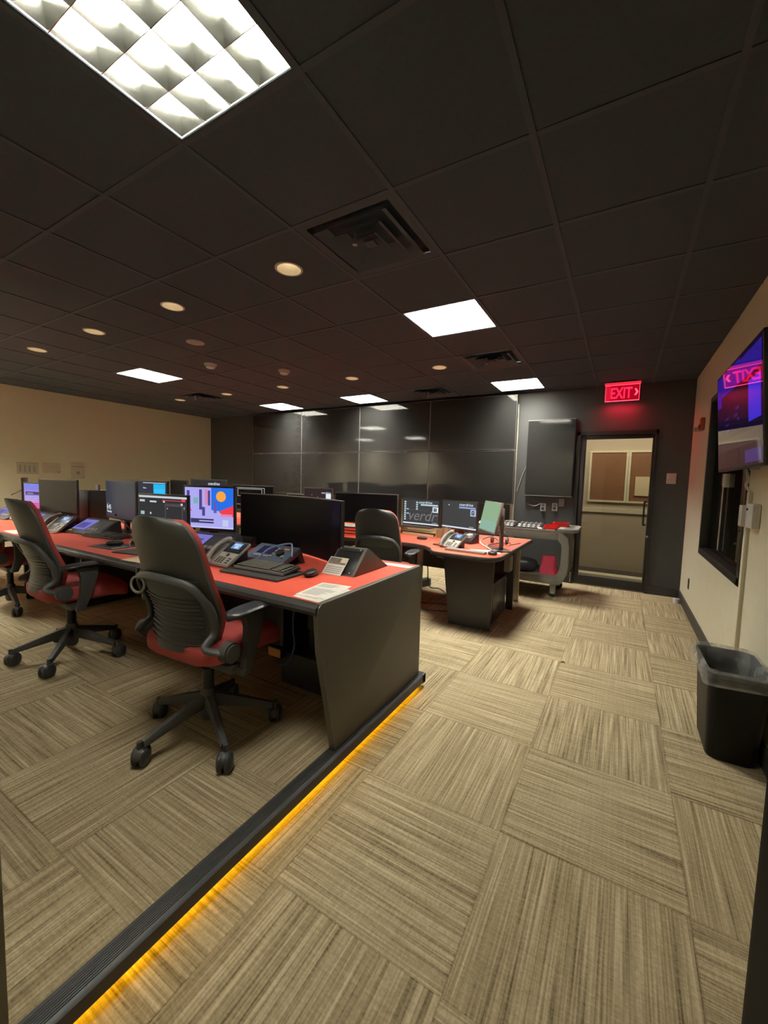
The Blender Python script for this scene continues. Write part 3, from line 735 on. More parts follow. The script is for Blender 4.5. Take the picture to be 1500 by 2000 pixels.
tag(MB().tube([(-3.25, 1.70, .84), (-3.1, 1.66, .86), (-2.95, 1.72, .85), (-2.86, 1.62, .826), (-2.98, 1.57, .822), (-3.12, 1.63, .85), (-3.3, 1.82, .87)], .004).build('headset_cable', 'dial'), 'tangled grey cable over the keyboard behind middle chair', 'cable')
t = thing('paper_sheet', 'white sheet at desk edge by the far left chair', 'paper', (-4.55, 1.46, DT), math.radians(-4))
MB().box(-.15, .15, -.09, .09, 0, .0015).build('sheet', 'paper', t)

# ------------------------------------------------------------------ telephones
def phone(lbl, loc, rz, lit=(.16, .34, .75), group='grey desk telephones'):
    t = thing('desk_telephone', lbl, 'telephone', loc, rz, group)
    m = Matrix.Rotation(math.radians(36), 4, 'X')
    MB().box(-.12, .125, 0, .235, .0, .022, .007).build('body', 'phone', t, mtx=m)
    MB().prism([(.09, .052), (.19, .126), (.19, .0), (.12, 0)], 'x', -.07, .08, .004).build('stand', 'shell', t)
    MB().box(-.055, .118, .012, .118, .022, .0245, .001).build('keypad_face', 'phonelt', t, mtx=m)
    MB().box(-.058, .122, .124, .226, .022, .026, .002).build('display_bezel', 'shell', t, mtx=m)
    b = MB().m(0).box(-.01, .08, .158, .216, .0262, .0268); b.m(1).box(.0, .07, .190, .203, .0268, .0272).box(.02, .06, .165, .185, .0268, .0272)
    b.build('display', [glow(lit, .9), glow((.6, .75, .9), .9)], t, mtx=m)
    bt = lambda *q: MB().box(*q, .001, 1).build('button', 'keybed', t, mtx=m)
    for r in range(4):
        for c in range(3): bt(-.038 + c * .03, -.018 + c * .03, .022 + r * .0145, .031 + r * .0145, .0245, .028)
    for r in range(3): bt(.07, .10, .024 + r * .02, .035 + r * .02, .0245, .028)
    for k in range(5): bt(-.045 + k * .03, -.027 + k * .03, .134, .143, .026, .029)
    for k in range(4):
        bt(-.052, -.03, .16 + k * .016, .169 + k * .016, .026, .029); bt(.095, .117, .16 + k * .016, .169 + k * .016, .026, .029)
    MB().cyl((.032, .098, .0245), (.032, .098, .029), .014, seg=14).build('navigation_key', 'keybed', t, mtx=m)
    h = MB().tube([(-.092, .008, .03), (-.092, .03, .052), (-.092, .115, .068), (-.092, .20, .052), (-.092, .228, .03)], lambda s: .017 + .011 * abs(2 * s - 1) ** 2, seg=12, flat=1.0)
    h.build('handset', 'phone', t, mtx=m)
    return t
p1 = phone('grey desk telephone with lit screen beside the near keyboard', (-2.04, 1.55, DT), math.radians(-4)); p1.scale = (.87, .87, .87)
p2 = dup(p1, (-4.33, 1.58, DT), math.radians(12), 'grey desk telephone below the large black monitor on the left')
p3 = dup(p1, (-1.41, 3.63, .722), math.radians(-22), 'grey desk telephone beside the pale green screen')
p4 = dup(p1, (-5.45, 1.72, DT), math.radians(8), 'dark desk telephone at far left edge behind the far left chair')

# sloped intercom touch panels
def intercom(lbl, loc, rz, w=.46, lit=(.25, .23, .75)):
    t = thing('intercom_panel', lbl, 'intercom panel', loc, rz, 'sloped intercom panels with lilac screens')
    MB().prism([(0, 0), (0, .012), (.195, .118), (.21, .118), (.225, 0)], 'x', -w / 2, w / 2, .004).build('case', 'shell', t)
    m = Matrix.Translation((0, 0, .0125)) @ Matrix.Rotation(math.atan2(.106, .195), 4, 'X')
    b = MB().m(0).box(-w / 2 + .03, -.01, .05, .195, .001, .003); b.m(1).box(-w / 2 + .05, -.05, .07, .15, .003, .0035)
    b.m(0).box(-w / 2 + .03, -.01, .18, .195, .003, .0035)
    b.build('touch_screen', [glow(lit, .75), glow((.15, .13, .52), .6)], t, mtx=m)
    MB().box(.01, w / 2 - .02, .04, .195, .001, .003).build('speaker_grille', 'keybed', t, mtx=m)
    for k in range(3): MB().box(.02 + k * .05, .055 + k * .05, .05, .08, .003, .006).build('button', 'dial', t, mtx=m)
    MB().box(-w / 2 + .03, -w / 2 + .08, .015, .035, .001, .004).build('sticker', 'yellow', t, mtx=m)
    return t
i1 = intercom('sloped intercom with lilac screen behind the near telephone, left side', (-2.50, 1.72, DT), math.radians(5))
i2 = dup(i1, (-4.02, 1.68, DT), math.radians(5), 'sloped intercom with lilac screen below the monitor showing time')
i3 = dup(i1, (-4.95, 1.62, DT), math.radians(4), 'sloped intercom with lilac screen under the large black monitor')
i4 = dup(i1, (-5.95, 1.68, DT), math.radians(4), 'sloped intercom at far left below the thin edge-on screen')
t = thing('gooseneck_microphone', 'thin black gooseneck microphone standing before the clock monitor', 'microphone', (-3.52, 1.86, DT))
MB().lathe([(.001, 0), (.045, 0), (.042, .018), (.02, .028), (.001, .028)]).build('base', 'steel', t)
MB().tube([(0, 0, .025), (-.07, .01, .07), (-.17, .0, .13), (-.24, -.01, .17)], .004).build('neck', 'black', t)
MB().sell((-.25, -.012, .176), (.016, .01, .01), .8, .8, seg=12).build('capsule', 'black', t)
tag(place(MB().box(-.012, .012, -.09, .09, 0, .02, .006).build('desk_stylus', 'cablew', mtx=Matrix.Rotation(math.radians(32), 4, 'X')), (-3.40, 1.90, DT + .05), math.radians(-20)), 'pale grey handset cradle bar leaning beside gooseneck microphone', 'cradle bar')
tag(MB().box(-4.30, -4.22, 1.56, 1.60, DT, DT + .012, .003).build('sticky_pad', 'cream'), 'small cream note pad left of the left telephone', 'note pad')

# ------------------------------------------------------------------ monitors
def flat_monitor(name, lbl, L, R, ztop, zbot, base_z, scr='scr', quads=(), texts=(), group=None, depth=.04, back=.20, bezel=.012, stand=True, bez='shell'):
    """L,R: plan positions of the left and right screen edges as seen from the front."""
    c = ((L[0] + R[0]) / 2, (L[1] + R[1]) / 2); w = math.hypot(R[0] - L[0], R[1] - L[1]); rz = math.atan2(R[1] - L[1], R[0] - L[0])
    t = thing(name, lbl, 'monitor', (c[0], c[1], base_z), rz, group); z0, z1 = zbot - base_z, ztop - base_z; h = z1 - z0
    b = MB().box(-w / 2, w / 2, 0, depth * .55, z0, z1, .003); b.box(-w * .33, w * .33, depth * .5, depth, z0 + h * .18, z1 - h * .18, .006)
    b.build('housing', bez, t)
    sw, s0, s1 = w / 2 - bezel, z0 + bezel * 1.4, z1 - bezel
    MB().box(-sw, sw, -.0015, .002, s0, s1).build('screen', scr, t)
    if quads:
        ms, b = [], MB()
        for n, (x0, x1, y0, y1, mm) in enumerate(quads):
            if mm not in ms: ms.append(mm)
            yy = -.0018 - n * .00004
            X = lambda f: -sw + 2 * sw * f
            Z = lambda f: s0 + (s1 - s0) * f
            if isinstance(x0, (list, tuple)):      # free polygon: list of (fx,fz)
                b.m(ms.index(mm)); b._tag([b.bm.faces.new([b.bm.verts.new((X(p[0]), yy, Z(p[1]))) for p in x0])])
            else: b.m(ms.index(mm)).quad((X(x0), yy, Z(y0)), (X(x1), yy, Z(y0)), (X(x1), yy, Z(y1)), (X(x0), yy, Z(y1)))
        b.build('screen_picture', ms, t)
    for (body, fx, fz, size, mm, shear) in texts:
        text('screen_text', body, size * h, mm, t, (-sw + 2 * sw * fx, -.0045, s0 + (s1 - s0) * fz), shear=shear)
    if stand:
        MB().box(-.035, .035, depth, depth + .03, .008, z0 + h * .5, .004).build('stand_neck', 'satin', t)
        MB().box(-.12, .12, depth - .03, depth + .13, 0, .012, .004).build('stand_base', 'satin', t)
    return t
WH = glow((.75, .85, .9), 1.0)
DK = glow((.02, .022, .024), .9)
# big curved ultrawide at the near workstation
t = thing('curved_monitor', 'very wide curved dark monitor at the near workstation', 'monitor', (-1.975, 2.15, DT), math.radians(-11.6))
W, RR, z0, z1 = 1.17, 1.75, .015, .408
a0 = math.asin(W / 2 / RR); y0 = RR * (1 - math.cos(a0))
arc = lambda d: (lambda u, v: ((RR + d) * math.sin((2 * u - 1) * a0), (RR + d) * math.cos((2 * u - 1) * a0) - RR + .0, z0 + (z1 - z0) * v))
MB().sheet(arc(0.0), 40, 6, .022).build('housing', 'shell', t)
cs = lambda u, v: ((RR - .003) * math.sin((2 * u - 1) * a0 * .987), (RR - .003) * math.cos((2 * u - 1) * a0 * .987) - RR, z0 + .008 + (z1 - z0 - .014) * v)
MB().sheet(cs, 40, 6, -.0015).build('screen', 'scr', t)
b = MB(); n = 40
b.loft([[(r * math.sin((2 * i / n - 1) * a0), r * math.cos((2 * i / n - 1) * a0) - RR, z) for (r, z) in ((RR - .004, z1 - .001), (RR + .02, z1 - .001), (RR + .02, z1 + .0015), (RR - .004, z1 + .002))] for i in range(n + 1)])
b.build('top_edge', 'dial', t)
MB().box(-.12, .12, .03, .07, .10, .32, .01).build('rear_cover', 'shell', t)
MB().box(-.03, .03, .06, .10, .16, .26, .006).cyl((0, .17, .09), (0, .17, .24), .02).box(-.02, .02, .08, .18, .19, .23, .004).build('stand_arm', 'satin', t)
MB().cyl((0, .17, .0), (0, .17, .10), .022).box(-.10, .10, .12, .22, 0.0, .01).build('stand_base', 'satin', t)

# square monitor with a bright colourful picture (plain generic shapes)
LI, BL, RD, NV, PK = glow((.42, .40, .88), 1.0), glow((.02, .16, .80), 1.0), glow((.85, .05, .08), 1.0), glow((.10, .07, .32), .8), glow((.85, .25, .45), .9)
YO, GN, TX = glow((.95, .38, .05), 1.0), glow((.25, .55, .55), .8), glow((.08, .07, .18), .6)
q = [(0, 1, 0, 1, LI), ([(.55, 1), (.55, .45), (1, .40), (1, 1)], 0, 0, 0, BL), ([(.70, .42), (1, .58), (1, .30), (.78, .34)], 0, 0, 0, RD), ([(.0, .50), (.16, .40), (.02, .62)], 0, 0, 0, RD),
     ([(.75 + .10 * math.cos(k * PI / 8), .79 + .13 * math.sin(k * PI / 8)) for k in range(16)], 0, 0, 0, YO),
     (.04, .10, .60, .92, NV), (.30, .36, .45, .95, NV), (.42, .47, .58, .96, PK), (.48, .53, .56, .93, NV), (.60, .66, .38, .66, glow((.16, .12, .55), .8)), (.18, .28, .60, .75, GN),
     (.36, .42, .30, .52, NV), (.12, .60, .19, .23, TX), (.12, .60, .12, .16, TX), (.12, .30, .155, .2, TX), (0, 1, .0, .04, glow((.55, .55, .95), 1.0)), (.74, .98, .30, .36, PK), (.78, .90, .06, .22, glow((.6, .65, .95), .9))]
flat_monitor('monitor', 'square monitor with bright red, blue and lilac picture', (-3.085, 2.03), (-2.63, 2.17), 1.272, .908, DT, quads=q, bezel=.016)
tag(place(MB().box(-.02, .02, -.003, 0, 0, .012).build('asset_tag', 'yellow', label=None), (-2.955, 2.066, .9135), math.radians(18.4)), 'small yellow sticker under the colourful square screen', 'sticker')
# dark interface monitor
UI, UW, UL = glow((.035, .036, .04), .8), glow((.65, .68, .72), .9), glow((.09, .08, .085), .8)
q = [(0, 1, 0, 1, UI), (0, 1, .925, .985, UW), (.60, .602, .05, .85, UL), (.56, .92, .05, .78, UL), (.58, .90, .07, .70, UI), (.02, .13, .80, .86, UW), (.24, .38, .79, .84, UW), (.90, .97, .85, .92, RD), (.52, .56, .80, .85, UW),
     (.04, .12, .42, .52, glow((.35, .55, .62), .9)), (.24, .27, .44, .50, UW), (.60, .62, .62, .65, UW), (.88, .92, .74, .80, UW), (.93, .97, .60, .74, UL), (.94, .96, .66, .68, UW), (.50, .90, .86, .875, RD)]
flat_monitor('monitor', 'monitor with dark software window behind the middle chair', (-3.38, 1.83), (-2.83, 1.90), 1.198, .90, DT, quads=q, bez='satin')
# clock monitor and the one with a blue window behind it
SB = glow((.045, .052, .075), .75)
flat_monitor('monitor', 'dark blue-grey monitor showing the time 8:45', (-4.284, 2.018), (-3.60, 1.93), 1.290, .925, DT, quads=[(0, 1, 0, 1, SB)], texts=[('8:45', .035, .21, .17, WH, 0), ('Thursday', .035, .12, .085, WH, 0), ('_______', .035, .37, .05, WH, 0)])
CY = glow((.02, .42, .80), 1.1)
flat_monitor('monitor', 'dark monitor with bright sky blue window at its right edge', (-4.30, 2.20), (-3.61, 2.22), 1.292, .93, DT, quads=[(0, 1, 0, 1, SB), (.70, .97, .2, .94, CY), (.45, .97, .955, .975, UW), (.72, .95, .5, .8, glow((.03, .5, .85), 1.1))], texts=[('Menu', .46, .80, .06, WH, 0)], depth=.035)
flat_monitor('monitor', 'large black switched-off monitor at the left workstation', (-5.42, 1.895), (-4.56, 1.89), 1.275, .915, DT)
PU, PB, PM = glow((.32, .22, .72), 1.0), glow((.20, .22, .75), 1.0), glow((.72, .10, .42), 1.0)
q = [(0, 1, 0, 1, PU), (0, 1, .75, 1, PB), (0, 1, 0, .28, PM), (.05, 1, .55, .67, TX), (.1, .3, .595, .615, UW)] + [(.02, 1, .24 + .07 * k, .265 + .07 * k, glow((.62, .55, .85), 1.0)) for k in range(4)]
flat_monitor('monitor', 'small monitor with purple and pink screen at far left', (-5.83, 1.90), (-5.35, 2.02), 1.222, .92, DT, quads=q, depth=.03)
flat_monitor('monitor', 'thin monitor seen edge-on beside the purple screen', (-6.42, 2.12), (-6.06, 1.955), 1.27, .92, DT, depth=.035, bez='satin')
# ------------------------------------------------------------------ far console desk (on the lower floor)
D2 = 0.722
t = thing('console_desk', 'far console desk with red curved top before the video wall', 'desk', (0, 0, 0))
pl = [(-6.4, 3.62), (-2.6, 3.62), (-2.25, 3.66), (-2.0, 3.71), (-1.80, 3.71), (-1.66, 3.66), (-1.55, 3.56), (-1.50, 3.46), (-1.46, 3.415), (-1.40, 3.40), (-1.02, 3.385), (-.95, 3.40), (-.90, 3.44), (-.875, 3.52), (-.87, 4.86), (-6.4, 4.86)]
cx, cy = -3.2, 4.15
MB().prism(pl, 'z', D2 - .03, D2).build('worktop', 'redtop', t)
def inset(P, d):
    out = []; n = len(P)
    for i in range(n):
        a, b, c = Vector(P[i - 1]), Vector(P[i]), Vector(P[(i + 1) % n]); e1 = (b - a).normalized(); e2 = (c - b).normalized()
        nn = (Vector((-e1.y, e1.x)) + Vector((-e2.y, e2.x))); nn = nn.normalized() / max(.5, math.cos(e1.angle(e2) / 2)); out.append(tuple(b + nn * d))
    return out
b = MB()
ra = [[(x, y, z) for x, y in inset(pl, d)] for d, z in ((.004, D2 - .0015), (-.010, D2 - .004), (-.014, D2 - .018), (-.010, D2 - .036), (.004, D2 - .042))]
b.loft(ra + [ra[0]], cap=False)
b.build('edge_band', 'edge', t)
MB().prism([(-1.44, D2 - .045), (-1.36, .01), (-.962, .01), (-.95, D2 - .045)], 'y', 3.60, 3.63, .003).build('end_panel', 'panel2', t)
MB().box(-1.42, -.96, 3.63, 3.66, .60, D2 - .045).build('apron', 'panel2', t)
MB().box(-6.3, -.98, 4.60, 4.62, .30, D2 - .04).build('back_panel', 'panel2', t)
for x, y in ((-1.0, 4.80), (-1.98, 4.25), (-3.4, 4.25), (-5.0, 4.25), (-6.2, 4.25)):
    MB().box(x - .028, x + .028, y - .025, y + .025, 0, D2 - .035, .004).build('leg', 'post', t)
MB().box(-1.02, -.95, 4.40, 4.44, .0, D2 - .04).build('support_panel', 'panel2', t)
t = thing('computer_tower', 'dark grey computer tower under right end of far desk', 'computer', (-1.09, 4.02, 0))
MB().box(-.09, .09, -.28, .28, .012, .40, .01).build('case', 'keybed', t)
MB().box(.088, .094, -.22, .24, .05, .36, .004).build('side_grille', 'shell', t)
MB().box(-.08, .08, -.24, .24, 0, .014).build('feet', 'black', t)
MB().box(.0935, .0955, -.10, -.05, .09, .10).build('badge', 'steel', t)
t = thing('wall_junction_box', 'small dark grey box mounted under right end of far desk', 'box', (-.985, 4.30, .44))
MB().box(-.03, .03, -.07, .07, 0, .16, .006).build('case', 'cartgrey', t)
MB().box(-.012, .012, -.05, .05, .16, D2 - .47).build('bracket', 'black', t)
t = thing('power_strip', 'black power strip with cables on carpet behind near desk', 'power strip', (-2.16, 4.75, 0), math.radians(70))
MB().box(-.10, .10, -.05, .05, 0, .09, .01).build('case', 'shell', t)
MB().box(.08, .10, -.03, .03, .09, .10).build('switch', 'green', t)
tag(MB().tube([(-2.05, 4.55, .62), (-2.0, 4.52, .3), (-2.02, 4.62, .05), (-1.93, 4.72, .012), (-1.8, 4.6, .01), (-1.72, 4.4, .012)], .007).build('power_cable', 'black'), 'black cables trailing on carpet under the far desk', 'cable')
tag(MB().tube([(-1.50, 3.60, .64), (-1.44, 3.68, .60), (-1.40, 3.82, .48), (-1.46, 3.80, .33), (-1.44, 3.85, .2), (-1.42, 3.9, .02)], .008).build('power_cable', 'dial'), 'pale cable hanging beside black end of the far desk', 'cable')
tag(MB().tube([(-2.1, 4.2, .01), (-1.9, 4.05, .008), (-1.6, 4.15, .008), (-1.5, 3.95, .008), (-1.75, 3.85, .008)], .006).build('floor_cable', 'black'), 'thin dark cable curling on the carpet under far desk', 'cable')

# far monitors
OVD = 'overdrive'; IC = glow((.55, .75, .85), .9); GB = glow((.10, .105, .105), .9); BG = glow((.052, .055, .056), .9); TB = glow((.70, .78, .88), 1.0)
ico = lambda x0, n: [(x0, x0 + .05, .86 - k * .09, .92 - k * .09, IC) for k in range(n)]
flat_monitor('monitor', 'monitor with icon columns and large overdrive wordmark, left of pair', (-2.433, 4.636), (-1.89, 4.568), 1.135, .80, D2,
             quads=[(0, 1, 0, 1, BG), (0, 1, 0, .055, TB)] + ico(.03, 9) + ico(.37, 4) + [(.50, .97, .77, .83, IC), (.83, .98, .52, .74, WH), (.86, .94, .56, .70, BG), (.14, .72, .57, .585, GB), (.10, .17, .40, .44, IC), (.10, .16, .58, .62, IC)],
             texts=[(OVD, .44, .85, .15, WH, .25), ('verdr', .13, .16, .56, glow((.20, .20, .20), .9), .3), ('T', .88, .58, .12, WH, 0), (OVD, .83, .08, .05, TB, .2)], bez='shell')
flat_monitor('monitor', 'dark monitor with overdrive logo at top right, right of pair', (-1.831, 4.49), (-1.345, 4.317), 1.146, .815, D2,
             quads=[(0, 1, 0, 1, BG), (0, 1, 0, .055, TB), (.18, .21, .84, .88, WH), (.50, .97, .76, .82, glow((.3, .4, .75), .9)), (.83, .98, .50, .74, glow((.5, .6, .9), .9)), (.86, .94, .54, .70, BG)],
             texts=[(OVD, .50, .85, .15, WH, .25), ('T', .88, .57, .12, WH, 0), (OVD, .80, .08, .05, TB, .2)])
tg = flat_monitor('monitor', 'pale green lit monitor angled on far desk right end', (-1.255, 3.97), (-1.00, 3.62), 1.19, .895, D2,
             quads=[(0, 1, 0, 1, glow((.26, .42, .25), 1.0)), (0, 1, 0, .35, glow((.26, .44, .34), 1.0))], bez='mauve', stand=False, bezel=.008)
tg.rotation_euler.x = -.2
t = thing('monitor_post', 'mauve post holding the pale green monitor on far desk', 'monitor stand', (-.955, 3.83, D2), math.radians(-54))
MB().box(-.02, .02, -.015, .015, 0, .40, .004).build('post', 'mauve', t)
MB().box(-.09, .09, -.10, .06, 0, .012, .003).build('base', 'mauve', t)
MB().box(-.05, .05, -.045, -.01, .24, .33, .006).build('bracket', 'mauve', t)
flat_monitor('monitor', 'wide dark blank monitor behind the single far chair', (-2.992, 3.93), (-2.253, 4.172), 1.195, .835, D2, scr='scr', bez='panel2')
flat_monitor('monitor', 'reddish-framed monitor with overdrive text above the curved monitor', (-3.62, 4.08), (-3.16, 4.10), 1.235, .90, D2, quads=[(0, 1, 0, 1, glow((.05, .03, .032), .6)), (.80, .98, .45, .80, WH)],
             texts=[(OVD, .64, .80, .11, WH, .2), ('.', .28, .72, .2, WH, 0), ('.', .5, .65, .2, WH, 0)], bez='mauve')
OL = glow((.55, .55, .55), .8); ol = []
for (x0, x1, z0, z1) in ((.03, .80, .18, .93), (.12, .74, .55, .88)):
    ol += [(x0, x1, z0, z0 + .02, OL), (x0, x1, z1 - .02, z1, OL), (x0, x0 + .012, z0, z1, OL), (x1 - .012, x1, z0, z1, OL)]
flat_monitor('monitor', 'black monitor with thin white outlined boxes on screen', (-4.88, 3.98), (-4.10, 4.02), 1.235, .88, D2, quads=ol)
flat_monitor('monitor', 'monitor with white overdrive logo behind colourful square screen', (-5.77, 3.92), (-4.93, 3.92), 1.300, .90, D2, quads=[(0, 1, 0, 1, glow((.012, .012, .02), .8))], texts=[(OVD, .50, .80, .17, WH, .25)])
flat_monitor('monitor', 'low grey monitor peeking over the top of curved monitor', (-4.05, 4.22), (-3.62, 4.24), 1.135, .80, D2, bez='dial')
flat_monitor('monitor', 'dark monitor behind the monitor with sky blue window', (-6.35, 3.95), (-5.90, 3.95), 1.27, .90, D2, bez='satin')

# black equipment boxes at the back of the near desk
for nm, l, x0, x1, y0, y1, z in (('speaker', 'tall black speaker box left of the clock monitor', -5.02, -4.80, 2.10, 2.29, 1.165), ('equipment_box', 'small black box with connectors right of the black monitor', -5.32, -5.06, 2.12, 2.28, 1.03)):
    t = thing(nm, l, 'speaker' if nm == 'speaker' else 'equipment box', ((x0 + x1) / 2, y0, DT)); w = (x1 - x0) / 2
    MB().box(-w, w, 0, y1 - y0, 0, z - DT, .006).build('case', 'shell', t)
    if nm == 'speaker': MB().box(-w + .015, w - .015, -.004, .001, .02, z - DT - .02, .003).build('grille', 'keybed', t)
    else: MB().box(-.03, .09, -.006, .001, .10, .14, .002).build('connector_plate', 'dial', t)
tag(place(MB().box(-.03, .03, -.01, .01, 0, .06, .003).build('webcam', 'dial'), (-4.83, 2.2, 1.165)), 'small grey unit on top of the black speaker box', 'webcam')
tag(MB().tube([(-5.35, 2.2, 1.02), (-5.2, 2.25, 1.14), (-5.02, 2.2, 1.10), (-5.0, 2.16, .9)], .006).build('monitor_cable', 'black'), 'black cable arching behind the large black monitor', 'cable')
tag(MB().tube([(-6.5, 2.0, 1.05), (-6.25, 2.02, 1.12), (-6.1, 2.0, 1.18), (-6.0, 1.98, 1.05), (-5.95, 1.98, .95)], .006).build('monitor_cable', 'black'), 'thin cable hanging behind the edge-on screen at far left', 'cable')

t = thing('equipment_box', 'low black equipment box under the colourful square screen', 'equipment box', (-2.62, 2.12, DT), math.radians(4))
MB().box(-.22, .22, 0, .14, 0, .075, .006).build('case', 'shell', t)
for k in range(4): MB().box(-.18 + k * .05, -.15 + k * .05, -.003, .001, .03, .045, .001).build('button', 'dial', t)
tag(place(MB().box(-.03, .03, -.02, .02, 0, .012, .002).build('sticky_pad', 'green'), (-2.60, 1.985, DT), .3), 'small green note pad below the colourful square screen', 'note pad')
tag(place(MB().box(-.035, .035, -.012, .012, 0, .01, .002).build('marker_tray', 'cream'), (-2.78, 1.97, DT), .2), 'small cream tray beside the green note pad', 'tray')
t = thing('control_keypad', 'grey sloped control keypad behind the mouse pad', 'keypad', (-3.28, 1.93, DT), math.radians(8))
MB().prism([(0, 0), (0, .015), (.13, .06), (.15, .06), (.15, 0)], 'x', -.13, .13, .003).build('case', 'phone', t)
km = Matrix.Translation((0, 0, .0155)) @ Matrix.Rotation(math.atan2(.045, .13), 4, 'X')
for r in range(3):
    for k in range(6): MB().box(-.11 + k * .038, -.082 + k * .038, .015 + r * .038, .043 + r * .038, .0, .006, .0015, 1).build('key', 'keybed', t, mtx=km)

# small things on the far desk
t = thing('document_tray', 'tan stacked paper tray below the pair of far monitors', 'tray', (-2.02, 4.33, D2), math.radians(-6))
b = MB()
for z in (0, .045): b.box(-.25, .24, -.07, .08, z, z + .006, .001); b.box(-.25, .24, .075, .082, z, z + .045)
b.box(-.25, -.244, -.07, .08, 0, .09); b.box(.234, .24, -.07, .08, 0, .09)
b.build('tray', 'tan', t)
MB().box(-.22, .2, -.06, .05, .006, .03, .002).build('papers', 'cream', t)
t = thing('keyboard', 'black keyboard on top of the tan tray', 'keyboard', (-2.06, 4.31, D2 + .091), math.radians(-6))
MB().box(-.20, .20, -.055, .055, 0, .014, .004).build('case', 'keybed', t)
b = MB()
for r in range(5):
    for k in range(16): b.box(-.19 + k * .0238, -.17 + k * .0238, -.048 + r * .02, -.032 + r * .02, .014, .019)
b.build('keycap_field', 'keycap', t)
t = thing('tissue_bag', 'crumpled tan paper bag left of the tan tray', 'bag', (-2.38, 4.25, D2))
b = MB(); b.loft([[(p[0], p[1], p[2]) for p in wob(rrect(.07 - .01 * k, .05 - .006 * k, .02, k * .035, 4), .02, 2 + k)] for k in range(5)]); b.build('bag', 'tan', t, sharp=20)
t = thing('card_stand', 'upright tan cards leaning right of the tan tray', 'card stand', (-1.66, 4.24, D2), math.radians(-15))
for k in range(3): MB().box(-.05 + k * .045, -.047 + k * .045, -.06, .06, 0, .12).build('card', ['tan', 'cream', 'tan'][k], t, mtx=Matrix.Rotation(math.radians(8), 4, 'Y'))
tag(MB().sell((-1.47, 4.03, D2 + .035), (.036, .036, .036), 1, 1).build('stress_ball', 'flesh'), 'small pale orange ball on the far red desk', 'ball')
tag(MB().sell((-1.86, 4.02, D2 + .014), (.06, .035, .015), .6, .7).build('mouse', 'shell'), 'black mouse before the tan tray on the far desk', 'mouse')
t = thing('tape_dispenser', 'black desk organiser with white tag between ball and telephone', 'organiser', (-1.36, 4.10, D2), math.radians(-20))
MB().prism([(-.07, 0), (-.07, .03), (.03, .10), (.07, .10), (.07, 0)], 'x', -.08, .08, .004).build('body', 'shell', t)
MB().box(.0, .05, -.03, .02, .062, .10, .003).build('tag', 'white', t, mtx=Matrix.Rotation(math.radians(10), 4, 'X'))
t = thing('headset_stand', 'grey desk tray under the telephone and pale green screen', 'tray', (-1.19, 3.535, D2), math.radians(-3))
MB().box(-.20, .18, -.035, .035, 0, .022, .004).build('tray', 'phone', t)
tag(MB().sell((-.955, 3.545, D2 + .016), (.04, .032, .017), .6, .8).build('mouse', 'shell'), 'small black mouse at the corner of the far red desk', 'mouse')
t = thing('eyeglasses', 'black rimmed glasses on right end of the far desk', 'glasses', (-.99, 4.12, D2), math.radians(30))
for s in (-1, 1):
    MB().tube([(s * .032 + .026 * math.cos(a), 0, .024 + .02 * math.sin(a)) for a in [2 * PI * k / 12 for k in range(13)]], .003, smooth=2).build('rim', 'shell', t)
    MB().tube([(s * .06, 0, .03), (s * .062, .07, .028), (s * .058, .13, .01)], .0025).build('temple', 'shell', t)
MB().tube([(-.01, 0, .03), (0, 0, .033), (.01, 0, .03)], .0025).build('bridge', 'shell', t)
tag(MB().tube([(-1.02, 3.75, D2 + .006), (-1.1, 3.86, D2 + .03), (-1.02, 4.0, D2 + .05), (-1.12, 4.1, D2 + .09), (-1.2, 3.98, D2 + .05), (-1.1, 3.9, D2 + .008), (-.98, 3.95, D2 + .006)], .006).build('headset_cable', 'cablew'), 'pale cables coiled behind the pale green monitor', 'cable')
tag(MB().tube([(-.96, 4.2, D2 + .005), (-.92, 4.35, D2 + .005), (-.90, 4.42, D2 + .006)], .004).build('microphone_lead', 'black'), 'thin black lead on right edge of the far desk', 'lead')
t = thing('headset', 'dark headset lying behind the pale green monitor', 'headset', (-1.09, 4.30, D2))
MB().tube([(-.08, 0, .03), (-.07, .02, .09), (0, .03, .13), (.07, .02, .09), (.08, 0, .03)], .008).build('headband', 'shell', t)
for s in (-1, 1): MB().cyl((s * .065, 0, .035), (s * .09, 0, .035), .033).build('ear_cup', 'keybed', t)
tag(place(MB().box(-.13, .13, -.09, .09, 0, .002).build('paper_sheet', 'cablew'), (-1.06, 3.68, D2), .4), 'white sheet under the pale green monitor post', 'paper')
t = thing('letter_tray', 'stack of red trays on the far desk left of the chair', 'letter tray', (-2.66, 3.80, D2), math.radians(10))
for k in range(3):
    b = MB(); b.box(-.16, .16, -.11, .11, .005 + k * .034, .010 + k * .034); b.box(-.16, .16, .105, .11, k * .034, .03 + k * .034); b.box(-.16, -.155, -.11, .11, k * .034, .03 + k * .034); b.box(.155, .16, -.11, .11, k * .034, .03 + k * .034); b.box(-.16, .16, -.11, -.105, k * .034, .022 + k * .034)
    b.build('tray', 'redtop', t)
MB().box(-.14, .14, -.1, .1, .104, .112).build('papers', 'paper', t)
tag(MB().sell((-2.90, 3.72, D2 + .03), (.07, .06, .032), .9, .9).build('tissue_pile', 'paper', sharp=10), 'crumpled white tissue beside the red trays', 'tissue')
tag(MB().tube([(-1.62, 3.78, D2 + .004), (-1.52, 3.80, D2 + .004), (-1.42, 3.76, D2 + .004), (-1.50, 3.72, D2 + .004), (-1.60, 3.74, D2 + .004), (-1.62, 3.78, D2 + .004)], .004).build('lanyard', 'shell'), 'thin dark loop of cord on the far red desk', 'cord')

